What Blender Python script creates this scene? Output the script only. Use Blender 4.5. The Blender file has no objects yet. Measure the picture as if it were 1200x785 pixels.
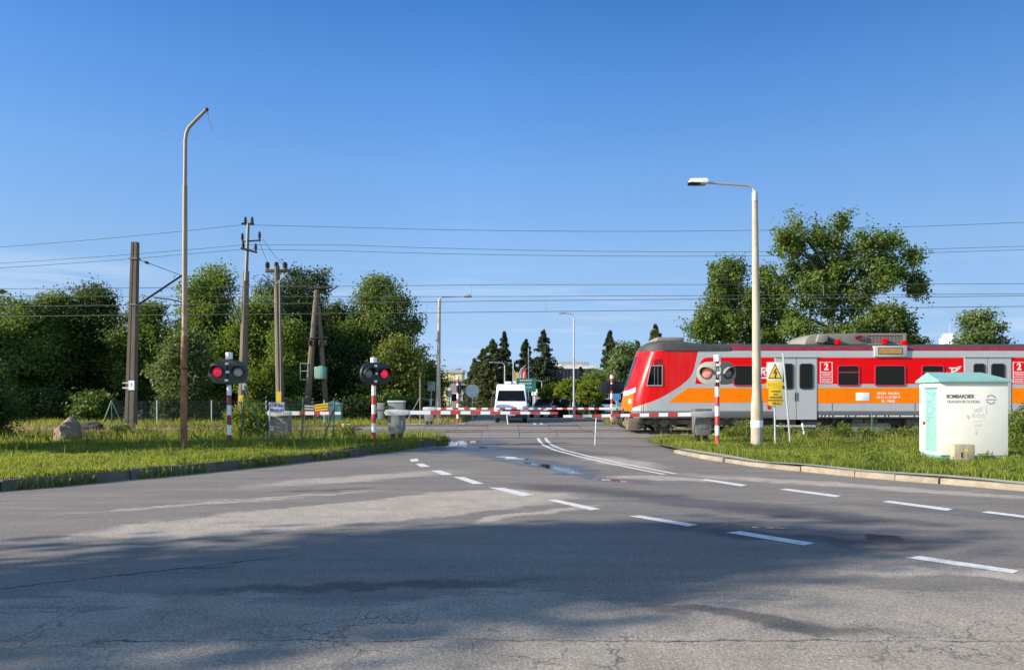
import bpy, bmesh, math, random
import numpy as np
from mathutils import Vector, Matrix
random.seed(7)
R = math.radians
sc = bpy.context.scene
COL = sc.collection
F = 866.67          # focal length in photo pixels (1200 wide)
HZ = 465.0          # horizon row
EYE = 1.6

def P(px, py, Y):   # point seen at a photo pixel, at distance Y
    return Vector(((px-600)/F*Y, Y, EYE-(py-HZ)/F*Y))
def G(px, py, z=0.0):   # ground point seen at a photo pixel
    Y = (EYE-z)*F/(py-HZ)
    return Vector(((px-600)/F*Y, Y, z))

# ------------------------------------------------------------------ materials
def _n(nt, t, **kw):
    n = nt.nodes.new(t)
    for k, v in kw.items():
        setattr(n, k, v)
    return n
def c4(c): return (c[0], c[1], c[2], 1.0)
def mixrgb(nt, fac, a, b, mode='MIX'):
    m = _n(nt, 'ShaderNodeMix', data_type='RGBA', blend_type=mode)
    for sock, v in ((m.inputs[0], fac), (m.inputs[6], a), (m.inputs[7], b)):
        if hasattr(v, 'is_linked') or isinstance(v, bpy.types.NodeSocket): nt.links.new(v, sock)
        elif isinstance(v, (tuple, list)): sock.default_value = c4(v)
        else: sock.default_value = v
    return m.outputs[2]
def math_(nt, op, a, b=0.0, c=None, clamp=False):
    m = _n(nt, 'ShaderNodeMath', operation=op, use_clamp=clamp)
    for i, v in enumerate((a, b) if c is None else (a, b, c)):
        if isinstance(v, bpy.types.NodeSocket): nt.links.new(v, m.inputs[i])
        else: m.inputs[i].default_value = v
    return m.outputs[0]
def noise(nt, vec, scale, detail=4, rough=.55, dist=0):
    n = _n(nt, 'ShaderNodeTexNoise')
    n.inputs['Scale'].default_value = scale; n.inputs['Detail'].default_value = detail
    n.inputs['Roughness'].default_value = rough; n.inputs['Distortion'].default_value = dist
    nt.links.new(vec, n.inputs['Vector'])
    return n.outputs['Fac']
def ramp(nt, fac, stops):
    r = _n(nt, 'ShaderNodeValToRGB')
    el = r.color_ramp.elements
    while len(el) < len(stops): el.new(.5)
    for e, (p, c) in zip(el, stops):
        e.position = p
        e.color = c4(c) if isinstance(c, (tuple, list)) else (c, c, c, 1)
    nt.links.new(fac, r.inputs[0])
    return r.outputs[0]
def smooth(nt, v, lo, hi):
    m = _n(nt, 'ShaderNodeMapRange', interpolation_type='SMOOTHSTEP')
    nt.links.new(v, m.inputs[0]); m.inputs[1].default_value = lo; m.inputs[2].default_value = hi
    return m.outputs[0]

def mat(name, col, rough=.6, metal=0, var=.12, scale=2.5, bump=0, bscale=30, dirt=None, dscale=1.5, damt=.5, coat=0, emit=0, spec=.5, stretch=None):
    m = bpy.data.materials.new(name); m.use_nodes = True
    nt = m.node_tree; b = nt.nodes['Principled BSDF']
    tc = _n(nt, 'ShaderNodeTexCoord').outputs['Object']
    if stretch:
        mp = _n(nt, 'ShaderNodeMapping'); mp.inputs['Scale'].default_value = stretch
        nt.links.new(tc, mp.inputs[0]); tc = mp.outputs[0]
    nf = noise(nt, tc, scale, 6, .6)
    lo = tuple(max(0, x*(1-var)) for x in col); hi = tuple(min(1, x*(1+var)) for x in col)
    c = ramp(nt, nf, [(.3, lo), (.7, hi)])
    if dirt:
        d = ramp(nt, noise(nt, tc, dscale, 8, .7), [(1-damt, 0.0), (min(1, 1.25-damt), 1.0)])
        c = mixrgb(nt, d, c, dirt)
    nt.links.new(c, b.inputs['Base Color'])
    rr = ramp(nt, nf, [(.2, max(0, rough-.08)), (.8, min(1, rough+.08))])
    nt.links.new(rr, b.inputs['Roughness'])
    b.inputs['Metallic'].default_value = metal
    b.inputs['Coat Weight'].default_value = coat; b.inputs['Coat Roughness'].default_value = .06
    b.inputs['Specular IOR Level'].default_value = spec
    if bump:
        bp = _n(nt, 'ShaderNodeBump'); bp.inputs['Strength'].default_value = bump; bp.inputs['Distance'].default_value = .02
        nt.links.new(noise(nt, tc, bscale, 6, .65), bp.inputs['Height']); nt.links.new(bp.outputs[0], b.inputs['Normal'])
    if emit:
        nt.links.new(c, b.inputs['Emission Color']); b.inputs['Emission Strength'].default_value = emit
    return m

def leafmat(name, dark, light, transl=.35, rough=.55):
    m = bpy.data.materials.new(name); m.use_nodes = True
    nt = m.node_tree; nt.nodes.remove(nt.nodes['Principled BSDF'])
    out = nt.nodes['Material Output']
    g = _n(nt, 'ShaderNodeNewGeometry')
    tc = _n(nt, 'ShaderNodeTexCoord').outputs['Object']
    f = math_(nt, 'ADD', math_(nt, 'MULTIPLY', g.outputs['Random Per Island'], .5), math_(nt, 'MULTIPLY', ramp(nt, noise(nt, tc, .55, 5, .6), [(.32, 0.0), (.68, 1.0)]), .5))
    c = ramp(nt, f, [(.2, dark), (.85, light)])
    p = _n(nt, 'ShaderNodeBsdfPrincipled'); p.inputs['Roughness'].default_value = rough
    p.inputs['Specular IOR Level'].default_value = .25
    nt.links.new(c, p.inputs['Base Color'])
    t = _n(nt, 'ShaderNodeBsdfTranslucent')
    tl = mixrgb(nt, .5, c, (light[0]*1.6, light[1]*1.5, light[2]*.7))
    nt.links.new(tl, t.inputs[0])
    mx = _n(nt, 'ShaderNodeMixShader'); mx.inputs[0].default_value = transl
    nt.links.new(p.outputs[0], mx.inputs[1]); nt.links.new(t.outputs[0], mx.inputs[2])
    nt.links.new(mx.outputs[0], out.inputs[0])
    return m

M = {}
M['concrete'] = mat('weathered_concrete', (.36, .315, .245), .85, var=.25, scale=4, bump=.4, bscale=60, dirt=(.16, .14, .12), dscale=2, damt=.45, stretch=(1, 1, .35))
M['concrete_old'] = mat('old_mast_concrete', (.125, .095, .068), .9, var=.3, scale=5, bump=.5, bscale=50, dirt=(.1, .085, .07), dscale=2.5, damt=.5, stretch=(1, 1, .25))
M['wood_pole'] = mat('weathered_pole_grey', (.145, .115, .082), .9, var=.3, scale=6, bump=.4, dirt=(.12, .1, .08), damt=.45, stretch=(1, 1, .12))
M['rust'] = mat('rusty_steel', (.24, .11, .045), .8, var=.5, scale=5, bump=.3, dirt=(.38, .29, .18), dscale=2.5, damt=.46, stretch=(1, 1, .5))
M['cream_paint'] = mat('faded_cream_paint', (.27, .21, .14), .55, var=.15, dirt=(.22, .09, .03), dscale=3.0, damt=.46, stretch=(1, 1, .4))
M['grey_paint'] = mat('grey_paint', (.33, .34, .34), .5, dirt=(.2, .17, .14), damt=.4)
M['galv'] = mat('galvanised_steel', (.42, .43, .44), .5, metal=.4, var=.15, scale=8)
M['dark_steel'] = mat('dark_steel', (.035, .033, .032), .55, metal=.3, var=.3, scale=6, dirt=(.09, .06, .04), damt=.4)
M['brown_grime'] = mat('brake_dust_brown', (.15, .115, .085), .85, var=.35, scale=5, bump=.3)
M['dull_steel'] = mat('dull_steel', (.16, .15, .14), .6, metal=.3, var=.2)
M['cream_rusty'] = mat('rust_stained_cream', (.44, .35, .23), .6, var=.2, dirt=(.20, .08, .03), dscale=2.6, damt=.62, stretch=(1, 1, .35))
M['wire'] = mat('wire', (.07, .075, .08), .55, metal=.3)
M['copper_wire'] = mat('dull_copper_wire', (.13, .12, .10), .55, metal=.3)
M['red_sig'] = mat('signal_red_paint', (.48, .045, .05), .45, var=.15, dirt=(.22, .08, .07), damt=.35)
M['maroon_sig'] = mat('faded_maroon_paint', (.22, .03, .035), .5, var=.2)
M['white_sig'] = mat('signal_white_paint', (.78, .78, .76), .45, var=.06, dirt=(.5, .48, .43), damt=.35)
M['black_board'] = mat('matt_black_board', (.012, .012, .017), .5, var=.2)
M['charcoal_board'] = mat('charcoal_board', (.045, .05, .048), .6, var=.25, dirt=(.09, .085, .075), damt=.4)
M['grey_board'] = mat('faded_grey_board', (.19, .20, .18), .55, var=.15, dirt=(.12, .12, .11), damt=.4)
M['housing'] = mat('barrier_housing_grey', (.22, .22, .20), .55, var=.15, dirt=(.10, .09, .08), dscale=3, damt=.42, metal=.1)
M['housing_light'] = mat('barrier_housing_light', (.55, .55, .50), .5, var=.12, dirt=(.3, .28, .24), damt=.4)
M['rusty_grey'] = mat('rust_streaked_grey', (.13, .13, .12), .6, var=.2, dirt=(.2, .08, .03), dscale=4, damt=.36, stretch=(1, 1, .3))
M['green_post'] = mat('green_fence_paint', (.035, .11, .06), .5, var=.2, dirt=(.12, .15, .1), damt=.35)
M['train_grey'] = mat('train_light_grey', (.40, .41, .42), .35, dirt=(.36, .34, .31), dscale=1.6, damt=.38, stretch=(1.6, 1, .25), var=.04, coat=.05, scale=1)
M['train_skirt'] = mat('train_skirt_grey', (.15, .155, .16), .45, var=.1, dirt=(.16, .14, .12), damt=.4)
M['train_red'] = mat('train_red', (.70, .002, .005), .34, dirt=(.30, .02, .02), dscale=1.6, damt=.36, stretch=(1.6, 1, .25), var=.05, coat=.0, scale=1, spec=.1)
M['train_orange'] = mat('train_orange', (.88, .20, .002), .36, dirt=(.45, .12, .01), dscale=1.6, damt=.36, stretch=(1.6, 1, .25), var=.04, coat=.0, scale=1, spec=.1)
M['train_dark_red'] = mat('train_red_cornice_shade', (.20, .018, .03), .5, var=.2, scale=4)  # cornice red with its shade put into the colour; dark red fittings share it
M['train_roof'] = mat('train_roof_grey', (.042, .040, .038), .7, var=.25, scale=3, dirt=(.13, .11, .09), damt=.4)
M['roof_unit'] = mat('roof_unit_grey', (.20, .185, .165), .6, var=.15, dirt=(.17, .15, .13), damt=.42)
M['glass_dark'] = mat('dark_window_glass', (.006, .008, .011), .05, var=.3, scale=1.5, spec=.12)
M['rubber'] = mat('black_rubber', (.02, .02, .02), .7)
M['frame_red'] = mat('window_frame_red', (.38, .02, .05), .4)
M['frame_grey'] = mat('window_frame_grey', (.3, .3, .3), .4)
M['white'] = mat('white_paint', (.78, .78, .77), .4, var=.04)
M['black'] = mat('black_paint', (.015, .015, .015), .5)
M['amber'] = mat('amber_display', (.42, .22, .05), .4, var=.25, scale=14)
M['wheel_steel'] = mat('wheel_steel', (.13, .10, .08), .6, metal=.4, var=.3, scale=5)
M['kiosk_white'] = mat('cabinet_white', (.74, .71, .63), .6, var=.04, dirt=(.50, .45, .36), dscale=2.6, damt=.38, bump=.08, bscale=80)
M['teal'] = mat('teal_paint', (.19, .38, .34), .5, var=.08, dirt=(.30, .46, .43), damt=.4)
M['teal_pale'] = mat('pale_teal_paint', (.19, .36, .345), .5, var=.06)
M['teal_dark'] = mat('teal_plinth', (.13, .33, .32), .6, var=.15)
M['letter_grey'] = mat('lettering_grey', (.10, .10, .11), .5)
M['letter_pale'] = mat('lettering_pale_grey', (.27, .27, .27), .5)
M['graffiti'] = mat('graffiti_ink', (.42, .50, .50), .5)
M['graffiti_teal'] = mat('graffiti_ink_teal', (.10, .27, .27), .5)
M['block'] = mat('mossy_block_concrete', (.33, .29, .21), .9, var=.25, scale=6, bump=.4, dirt=(.16, .13, .08), damt=.5, stretch=(1, 1, .3))
M['kerb'] = mat('kerb_stone', (.25, .21, .155), .85, var=.25, scale=5, bump=.4, dirt=(.15, .12, .08), dscale=2.2, damt=.52)
M['kerb_dark'] = mat('kerb_stone_old', (.10, .092, .075), .9, var=.3, scale=4, bump=.4, dirt=(.05, .06, .03), dscale=3, damt=.55)
M['paver'] = mat('pavement_slabs', (.33, .31, .27), .9, var=.15, scale=3, bump=.2, dirt=(.2, .18, .13), dscale=1.2, damt=.45)
M['rock'] = mat('boulder_rock', (.20, .155, .11), .9, var=.3, scale=3, bump=.8, bscale=9, dirt=(.12, .10, .075), dscale=4, damt=.45)
M['rock_dark'] = mat('dark_heap', (.065, .05, .04), .95, var=.4, scale=4, bump=1, bscale=12)
M['yellow'] = mat('sign_yellow', (.80, .52, .015), .45, var=.05)
M['yellow_old'] = mat('sign_yellow_aged', (.66, .45, .02), .5, var=.08)
M['cream'] = mat('sign_cream', (.76, .73, .62), .5, var=.05)
M['sign_text'] = mat('sign_text_brown', (.16, .10, .01), .6)
M['lilac'] = mat('sign_lilac_white', (.60, .58, .66), .5, var=.08)
M['purple'] = mat('sign_purple', (.10, .05, .20), .5)
M['red_banner'] = mat('banner_red', (.5, .05, .03), .6)
M['grey_banner'] = mat('banner_dark', (.07, .06, .06), .6)
M['green_cab'] = mat('cabinet_green', (.25, .36, .27), .55, var=.1, dirt=(.16, .22, .16), damt=.4)
M['van_white'] = mat('van_white', (.78, .78, .78), .3, var=.03, coat=.5)
M['car_blue'] = mat('car_dark_blue', (.04, .06, .09), .25, coat=.7, var=.05)
M['car_silver'] = mat('car_silver', (.38, .42, .46), .3, metal=.5, coat=.6, var=.04)
M['car_pale'] = mat('car_pale_blue', (.5, .58, .66), .3, coat=.6, var=.04)
M['plastic'] = mat('black_plastic', (.025, .025, .027), .6)
M['lampglass'] = mat('headlamp_glass', (.6, .62, .64), .12, var=.1)
M['stripe_orange'] = mat('reflective_orange', (.7, .16, .05), .4)
M['sign_green'] = mat('direction_sign_green', (.012, .16, .11), .4)
M['sign_back'] = mat('sign_back_grey', (.36, .42, .45), .45, metal=.3)
M['sign_blue'] = mat('sign_blue', (.08, .26, .50), .4)
M['bark'] = mat('bark', (.085, .066, .05), .95, var=.35, scale=6, bump=.7, bscale=25, stretch=(1, 1, .2))
M['bark_pale'] = mat('bark_pale', (.17, .14, .11), .95, var=.3, scale=6, bump=.5, bscale=25, stretch=(1, 1, .2))
M['shed'] = mat('corrugated_purple_grey', (.035, .03, .055), .5, var=.2, scale=1)
M['bwhite'] = mat('render_white', (.72, .70, .66), .8, var=.06, scale=.4, dirt=(.5, .47, .42), dscale=.3, damt=.35)
M['byellow'] = mat('render_yellow', (.70, .58, .28), .8, var=.06, scale=.4)
M['bgrey'] = mat('render_grey', (.28, .27, .27), .8, var=.1, scale=.4)
M['tile'] = mat('roof_sheet', (.30, .28, .25), .8, var=.15)
M['insulator'] = mat('brown_insulator', (.05, .03, .025), .25, var=.2)
M['grate'] = mat('cast_iron_grate', (.05, .045, .04), .6, metal=.4, var=.3)
M['rubber_orange'] = mat('orange_plastic', (.65, .25, .03), .5)
M['lens_grey'] = mat('unlit_lens', (.42, .40, .36), .15, var=.15, scale=20)
M['lens_dull'] = mat('unlit_lens_dull', (.20, .20, .18), .2, var=.15, scale=20)
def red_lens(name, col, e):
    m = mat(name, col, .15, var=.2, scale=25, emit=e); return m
M['lens_red'] = red_lens('lit_red_lens', (.80, .02, .055), .30)
M['lens_pink'] = red_lens('red_lens_in_sun', (.70, .16, .12), .25)  # pink of sun on the lens put into its colour and glow
L = {}
L['mid'] = leafmat('leaves_mid_green', (.042, .080, .015), (.15, .21, .038))
L['dark'] = leafmat('leaves_dark_green', (.020, .042, .011), (.070, .108, .023))
L['light'] = leafmat('leaves_light_green', (.056, .100, .017), (.165, .235, .038), .42)
L['olive'] = leafmat('leaves_olive', (.07, .095, .017), (.22, .25, .046))
L['willow'] = leafmat('leaves_grey_green', (.055, .088, .028), (.16, .21, .07))
L['spruce'] = leafmat('needles', (.014, .028, .011), (.060, .080, .030), .12)
L['spruce_olive'] = leafmat('needles_olive', (.030, .042, .012), (.105, .118, .034), .15)  # olive needle tone, paler than the other spruces
L['yellow'] = leafmat('leaves_yellow_green', (.09, .13, .012), (.22, .26, .025), .45)
L['grass'] = leafmat('grass_blades', (.060, .105, .014), (.295, .335, .056), .45)
L['grass_dry'] = leafmat('grass_dry', (.16, .15, .05), (.36, .32, .13), .4)
L['weed'] = leafmat('weed_leaves', (.045, .085, .012), (.16, .21, .03), .4)

# ------------------------------------------------------------------ mesh builder
class MB:
    def __init__(s): s.v = []; s.f = []; s.m = []
    def add(s, vs, fs, mi=0):
        o = len(s.v); s.v += [tuple(v) for v in vs]
        for f in fs: s.f.append(tuple(i+o for i in f)); s.m.append(mi)
        return s
    def box(s, lo, hi, mi=0):
        (a, b, c), (d, e, f) = lo, hi
        vs = [(a,b,c),(d,b,c),(d,e,c),(a,e,c),(a,b,f),(d,b,f),(d,e,f),(a,e,f)]
        return s.add(vs, [(0,3,2,1),(4,5,6,7),(0,1,5,4),(1,2,6,5),(2,3,7,6),(3,0,4,7)], mi)
    def obox(s, c, size, rz=0, mi=0, rx=0, ry=0):
        m = Matrix.Translation(c) @ Matrix.Rotation(rz,4,'Z') @ Matrix.Rotation(ry,4,'Y') @ Matrix.Rotation(rx,4,'X')
        t = MB().box([-x/2 for x in size], [x/2 for x in size])
        return s.add([m @ Vector(v) for v in t.v], t.f, mi)
    def tube(s, pts, r, n=8, mi=0, caps=True, mis=None):
        pts = [Vector(p) for p in pts]
        rs = r if isinstance(r, (list, tuple)) else [r]*len(pts)
        o = len(s.v); prev = None
        for i, p in enumerate(pts):
            t = (pts[min(i+1, len(pts)-1)] - pts[max(i-1, 0)]).normalized()
            if prev is None:
                a = Vector((1,0,0)) if abs(t.x) < .9 else Vector((0,0,1))
                u = t.cross(a).normalized()
            else:
                u = (prev - t*prev.dot(t)).normalized()
            prev = u; w = t.cross(u)
            for k in range(n):
                q = 2*math.pi*k/n
                s.v.append(tuple(p + (u*math.cos(q)+w*math.sin(q))*rs[i]))
        for i in range(len(pts)-1):
            for k in range(n):
                a = o+i*n+k; b = o+i*n+(k+1)%n
                s.f.append((a, b, b+n, a+n)); s.m.append(mis[i] if mis else mi)
        if caps:
            s.f.append(tuple(o+k for k in reversed(range(n)))); s.m.append(mis[0] if mis else mi)
            e = o+(len(pts)-1)*n
            s.f.append(tuple(e+k for k in range(n))); s.m.append(mis[-1] if mis else mi)
        return s
    def prism(s, poly, d0, d1, mi=0, plane='xz'):
        """poly in a plane, thickness along the third axis d0..d1"""
        def mk(a, b, d):
            return (a, d, b) if plane == 'xz' else ((d, a, b) if plane == 'yz' else (a, b, d))
        n = len(poly)
        vs = [mk(a, b, d0) for a, b in poly] + [mk(a, b, d1) for a, b in poly]
        fs = [tuple(range(n)), tuple(reversed(range(n, 2*n)))]
        for i in range(n):
            j = (i+1) % n; fs.append((i, i+n, j+n, j))
        return s.add(vs, fs, mi)
    def ring(s, outer, inner, d0, d1, mi=0):
        n = len(outer)
        vs = [(a, d0, b) for a, b in outer]+[(a, d0, b) for a, b in inner]+[(a, d1, b) for a, b in outer]+[(a, d1, b) for a, b in inner]
        fs = []
        for i in range(n):
            j = (i+1) % n
            fs += [(i, j, n+j, n+i), (2*n+i, 3*n+i, 3*n+j, 2*n+j), (i, 2*n+i, 2*n+j, j), (n+i, n+j, 3*n+j, 3*n+i)]
        return s.add(vs, fs, mi)
    def disc(s, c, r, axis, th, n=20, mi=0):
        a = Vector(axis).normalized()
        return s.tube([Vector(c)-a*th/2, Vector(c)+a*th/2], r, n, mi)
    def lathe(s, prof, n=16, mi=0, c=(0,0,0)):
        o = len(s.v)
        for r, z in prof:
            for k in range(n):
                q = 2*math.pi*k/n; s.v.append((c[0]+r*math.cos(q), c[1]+r*math.sin(q), c[2]+z))
        for i in range(len(prof)-1):
            for k in range(n):
                a = o+i*n+k; b = o+i*n+(k+1) % n
                s.f.append((a, b, b+n, a+n)); s.m.append(mi)
        return s
    def build(s, name, mats, parent=None, loc=(0,0,0), rot=(0,0,0), bevel=0, smooth=35, seg=2):
        me = bpy.data.meshes.new(name)
        me.from_pydata(s.v, [], s.f)
        mats = mats if isinstance(mats, (list, tuple)) else [mats]
        for m in mats: me.materials.append(m)
        me.polygons.foreach_set('material_index', s.m)
        bm = bmesh.new(); bm.from_mesh(me)
        bmesh.ops.recalc_face_normals(bm, faces=bm.faces)
        if bevel:
            es = [e for e in bm.edges if len(e.link_faces) == 2 and e.calc_face_angle(0) > R(40)]
            bmesh.ops.bevel(bm, geom=es, offset=bevel, segments=seg, affect='EDGES', profile=.6, clamp_overlap=True)
        bm.to_mesh(me); bm.free()
        if smooth:
            me.polygons.foreach_set('use_smooth', [True]*len(me.polygons))
            me.set_sharp_from_angle(angle=R(smooth))
        me.update()
        return link(name, me, parent, loc, rot)
def link(name, me, parent=None, loc=(0,0,0), rot=(0,0,0)):
    o = bpy.data.objects.new(name, me); COL.objects.link(o)
    o.location = loc; o.rotation_euler = rot
    if parent: o.parent = parent
    return o
def tag(o, label, cat, group=None):
    o['label'] = label; o['category'] = cat
    if group: o['group'] = group
    return o
def thing(name, label, cat, loc=(0,0,0), rz=0, group=None):
    return tag(link(name, None, None, loc, (0,0,rz)), label, cat, group)
def structure(o): o['kind'] = 'structure'; return o
def stuff(o): o['kind'] = 'stuff'; return o
def copy_tree(o, parent=None, loc=None, rz=None, label=None, name=None):
    c = o.copy(); COL.objects.link(c)
    if parent: c.parent = parent
    if loc is not None: c.location = loc
    if rz is not None: c.rotation_euler = (0, 0, rz)
    if label: c['label'] = label
    for ch in o.children: copy_tree(ch, c)
    return c
def rr(x0, x1, z0, z1, r, n=5):
    pts = []
    for cx, cz, a0 in ((x1-r, z1-r, 0), (x0+r, z1-r, 90), (x0+r, z0+r, 180), (x1-r, z0+r, 270)):
        for i in range(n+1):
            q = R(a0+90*i/n); pts.append((cx+r*math.cos(q), cz+r*math.sin(q)))
    return pts
def text(s, size, m, parent, loc, rot=(R(90),0,0), name='lettering', bold=0, align='LEFT', sx=1):
    cu = bpy.data.curves.new('t', 'FONT'); cu.body = s; cu.size = size; cu.extrude = .0008; cu.offset = bold
    cu.align_x = align; cu.align_y = 'CENTER'
    ob = bpy.data.objects.new('t', cu)
    me = bpy.data.meshes.new_from_object(ob)
    bpy.data.objects.remove(ob); bpy.data.curves.remove(cu)
    me.materials.clear(); me.materials.append(m)
    o = link(name, me, parent, loc, rot); o.scale = (sx, 1, 1)
    return o

# ------------------------------------------------------------------ foliage
def raw_mesh(name, V, nper, m):
    """V: (n*nper,3); every nper verts are one face"""
    n = len(V)//nper
    me = bpy.data.meshes.new(name)
    me.vertices.add(len(V)); me.vertices.foreach_set('co', V.astype(np.float32).ravel())
    me.loops.add(len(V)); me.loops.foreach_set('vertex_index', np.arange(len(V), dtype=np.int32))
    me.polygons.add(n); me.polygons.foreach_set('loop_start', np.arange(0, len(V), nper, dtype=np.int32))
    me.materials.append(m); me.update(calc_edges=True)
    return me
def unit(a): return a/np.maximum(np.linalg.norm(a, axis=1, keepdims=True), 1e-9)
M_DULL = None
def leaf_verts(C, out, L0, L1, rng, aspect=.55, spread=.9, droop=.2):
    n = len(C)
    nrm = unit(out + rng.normal(0, spread, (n, 3)))
    t = rng.normal(0, 1, (n, 3)); t[:, 2] -= droop
    t = unit(t - nrm*(t*nrm).sum(1, keepdims=True)); b = np.cross(nrm, t)
    ln = rng.uniform(L0, L1, (n, 1)); w = ln*aspect
    V = np.stack([C-t*ln*.5, C+b*w*.5-t*ln*.05, C+t*ln*.5, C-b*w*.5-t*ln*.05], 1)
    return V.reshape(-1, 3)
def sphere_dirs(n, rng): return unit(rng.normal(0, 1, (n, 3)))
def lobe_leaves(lobes, n, rng, clump=.55, per=34, inner=.45, zs=.62, spray=0):
    lobes = np.array(lobes, float)
    w = (lobes[:, 3]*lobes[:, 4]*lobes[:, 5])**.66; w /= w.sum()
    nc = max(1, n//per)
    li = rng.choice(len(lobes), nc, p=w)
    d = sphere_dirs(nc, rng)
    r = inner + (1.08-inner)*rng.random((nc, 1))**.6
    cc = lobes[li, :3] + d*lobes[li, 3:]*r
    k = np.repeat(np.arange(nc), per)
    s = clump*rng.uniform(.6, 1.3, (nc, 1))
    C = cc[k] + np.clip(rng.normal(0, .85, (len(k), 3)), -1.5, 1.5)*s[k]*np.array([1, 1, zs])
    if spray:
        ax = unit(d*.7+np.array([0, 0, .55])+rng.normal(0, .3, (nc, 3)))
        C = C+ax[k]*(np.clip(rng.normal(0, .8, (len(k), 1)), -1.4, 1.8)*s[k]*spray)
    out = unit(d[k]*.8 + np.array([0, 0, .45]))
    return C, out, cc, li
def tree(name, label, base, lobes, leaf, n=16000, size=(.15, .27), trunk_r=.22, cat='tree', group=None, seed=1, bark='bark', clump=.47, per=34, inner=.45, lean=0, limbs=True, zs=.62, spray=.7, twigs=90, shrink=.90, nextra=3):
    rng = np.random.RandomState(seed)
    o = thing(name, label, cat, base, 0, group)
    if inner < .7 and cat == 'tree':      # smaller sprays standing out of the main masses
        extra = []
        for l in lobes:
            for q in range(nextra):
                d = rng.normal(0, 1, 3); d[2] = abs(d[2])*.8+.1; d /= np.linalg.norm(d); s = rng.uniform(.28, .45)
                extra.append((l[0]+d[0]*l[3]*.88, l[1]+d[1]*l[4]*.88, l[2]+d[2]*l[5]*.82, l[3]*s, l[4]*s, l[5]*s*.9))
        base_l = lobes; lobes = [(l[0], l[1], l[2], l[3]*shrink, l[4]*shrink, l[5]*shrink) for l in lobes]+extra
    else: base_l = lobes
    if size == (.15, .27): n = int(n*1.7); per = int(per*1.4)
    C, out, cc, li = lobe_leaves(lobes, n, rng, clump, per, inner, zs, spray)
    ok = C[:, 2] > .15
    C = C[ok]; out = out[ok]
    link('crown', raw_mesh('crown', leaf_verts(C, out, size[0], size[1], rng), 4, leaf), o)
    tb = MB()
    top = max(l[2]+l[5]*.3 for l in lobes); ctr = np.array(lobes)[:, :2].mean(0)
    sp = [Vector((ctr[0]*t+lean*t+rng.normal(0, .12)*t, ctr[1]*t+rng.normal(0, .12)*t, top*t)) for t in (0, .15, .3, .5, .7, .88)]
    tb.tube(sp, [trunk_r*1.25, trunk_r, trunk_r*.85, trunk_r*.6, trunk_r*.38, trunk_r*.12], 9)
    if limbs:
        for l in base_l:
            lc = Vector(l[:3]); zz = max(top*.12, min(lc.z-.6, top*.62))
            i = zz/top; a = Vector((ctr[0]*i+lean*i, ctr[1]*i, zz))
            mid = a.lerp(lc, .5)+Vector((0, 0, .15*(lc-a).length))
            tb.tube([a, mid, lc], [trunk_r*.45, trunk_r*.3, trunk_r*.12], 6)
        for j in rng.choice(len(cc), min(len(cc), twigs), replace=False):
            lc = Vector(lobes[li[j]][:3]); e = Vector(cc[j])
            tb.tube([lc, lc.lerp(e, .5)+Vector((0, 0, .12)), e], [trunk_r*.14, trunk_r*.09, .012], 4)
    tb.build('trunk', M[bark], o)
    return o
def auto_lobes(H, rx, ry, z0, k, seed, s=.42, shape='egg'):
    rng = np.random.RandomState(seed+991); out = []
    out.append((0, 0, z0+(H-z0)*.5, rx*.62, ry*.62, (H-z0)*.40))
    for i in range(k):
        t = (i+.5)/k
        z = z0+(H-z0)*(.08+.86*t)
        prof = math.sin(math.pi*min(1, .18+t*.80))**.7 if shape == 'egg' else (1-t)**.6+.1
        a = i*2.4+rng.uniform(-.5, .5); rad = prof*rng.uniform(.45, .72)
        sz = s*rng.uniform(.75, 1.25)*(.65+.35*prof)
        zr = min(sz*rx*.85, H-z) if z < H else sz*rx
        out.append((math.cos(a)*rx*rad, math.sin(a)*ry*rad, z, sz*rx, sz*ry, max(.35, min(sz*rx*.8, H-z+.1))))
    return out
def ptree(name, label, px, top, hw, Y, leaf, z0=1.2, k=11, seed=1, depth=None, **kw):
    H = P(px, top, Y).z; rx = hw/F*Y; X = (px-600)/F*Y
    return tree(name, label, (X, Y, 0), auto_lobes(H, rx, depth or rx, z0, k, seed), leaf, seed=seed, **kw)
def conifer(name, label, px, top, hw, Y, leaf, seed=1, n_br=230, per=46, z0=.6, group=None, size=(.35, .65), taper=1.0):
    rng = np.random.RandomState(seed)
    H = P(px, top, Y).z; Rr = hw/F*Y; X = (px-600)/F*Y
    o = thing(name, label, 'conifer', (X, Y, 0), 0, group)
    t = rng.random(n_br)**1.15; z = z0+(H-z0)*t
    ang = rng.uniform(0, 2*math.pi, n_br); ln = Rr*(1-t)**taper*rng.uniform(.45, 1.2, n_br)+.10
    k = np.repeat(np.arange(n_br), per); u = rng.random(len(k))**.75
    rad = ln[k]*u
    C = np.stack([np.cos(ang[k])*rad, np.sin(ang[k])*rad, z[k]-.28*rad+.10*rad*u+rng.normal(0, .09, len(k))], 1)
    side = np.stack([-np.sin(ang[k]), np.cos(ang[k]), 0*ang[k]], 1)*(rng.normal(0, .2, (len(k), 1))*(ln[k]*(1-u)*.9+.15)[:, None])
    C = C+side
    out = np.stack([np.cos(ang[k])*.4, np.sin(ang[k])*.4, np.ones(len(k))*.6], 1)
    link('crown', raw_mesh('crown', leaf_verts(C, out, size[0], size[1], rng, .3, .6, .5), 4, leaf), o)
    MB().tube([(0, 0, 0), (0, 0, H*.5), (0, 0, H)], [H*.018, H*.011, .01], 7).build('trunk', M['bark'], o)
    return o
def inside(poly, x, y):
    poly = np.array(poly); n = len(poly); c = np.zeros(len(x), bool); j = n-1
    for i in range(n):
        xi, yi = poly[i]; xj, yj = poly[j]
        hit = ((yi > y) != (yj > y)) & (x < (xj-xi)*(y-yi)/(yj-yi+1e-12)+xi)
        c ^= hit; j = i
    return c
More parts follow.
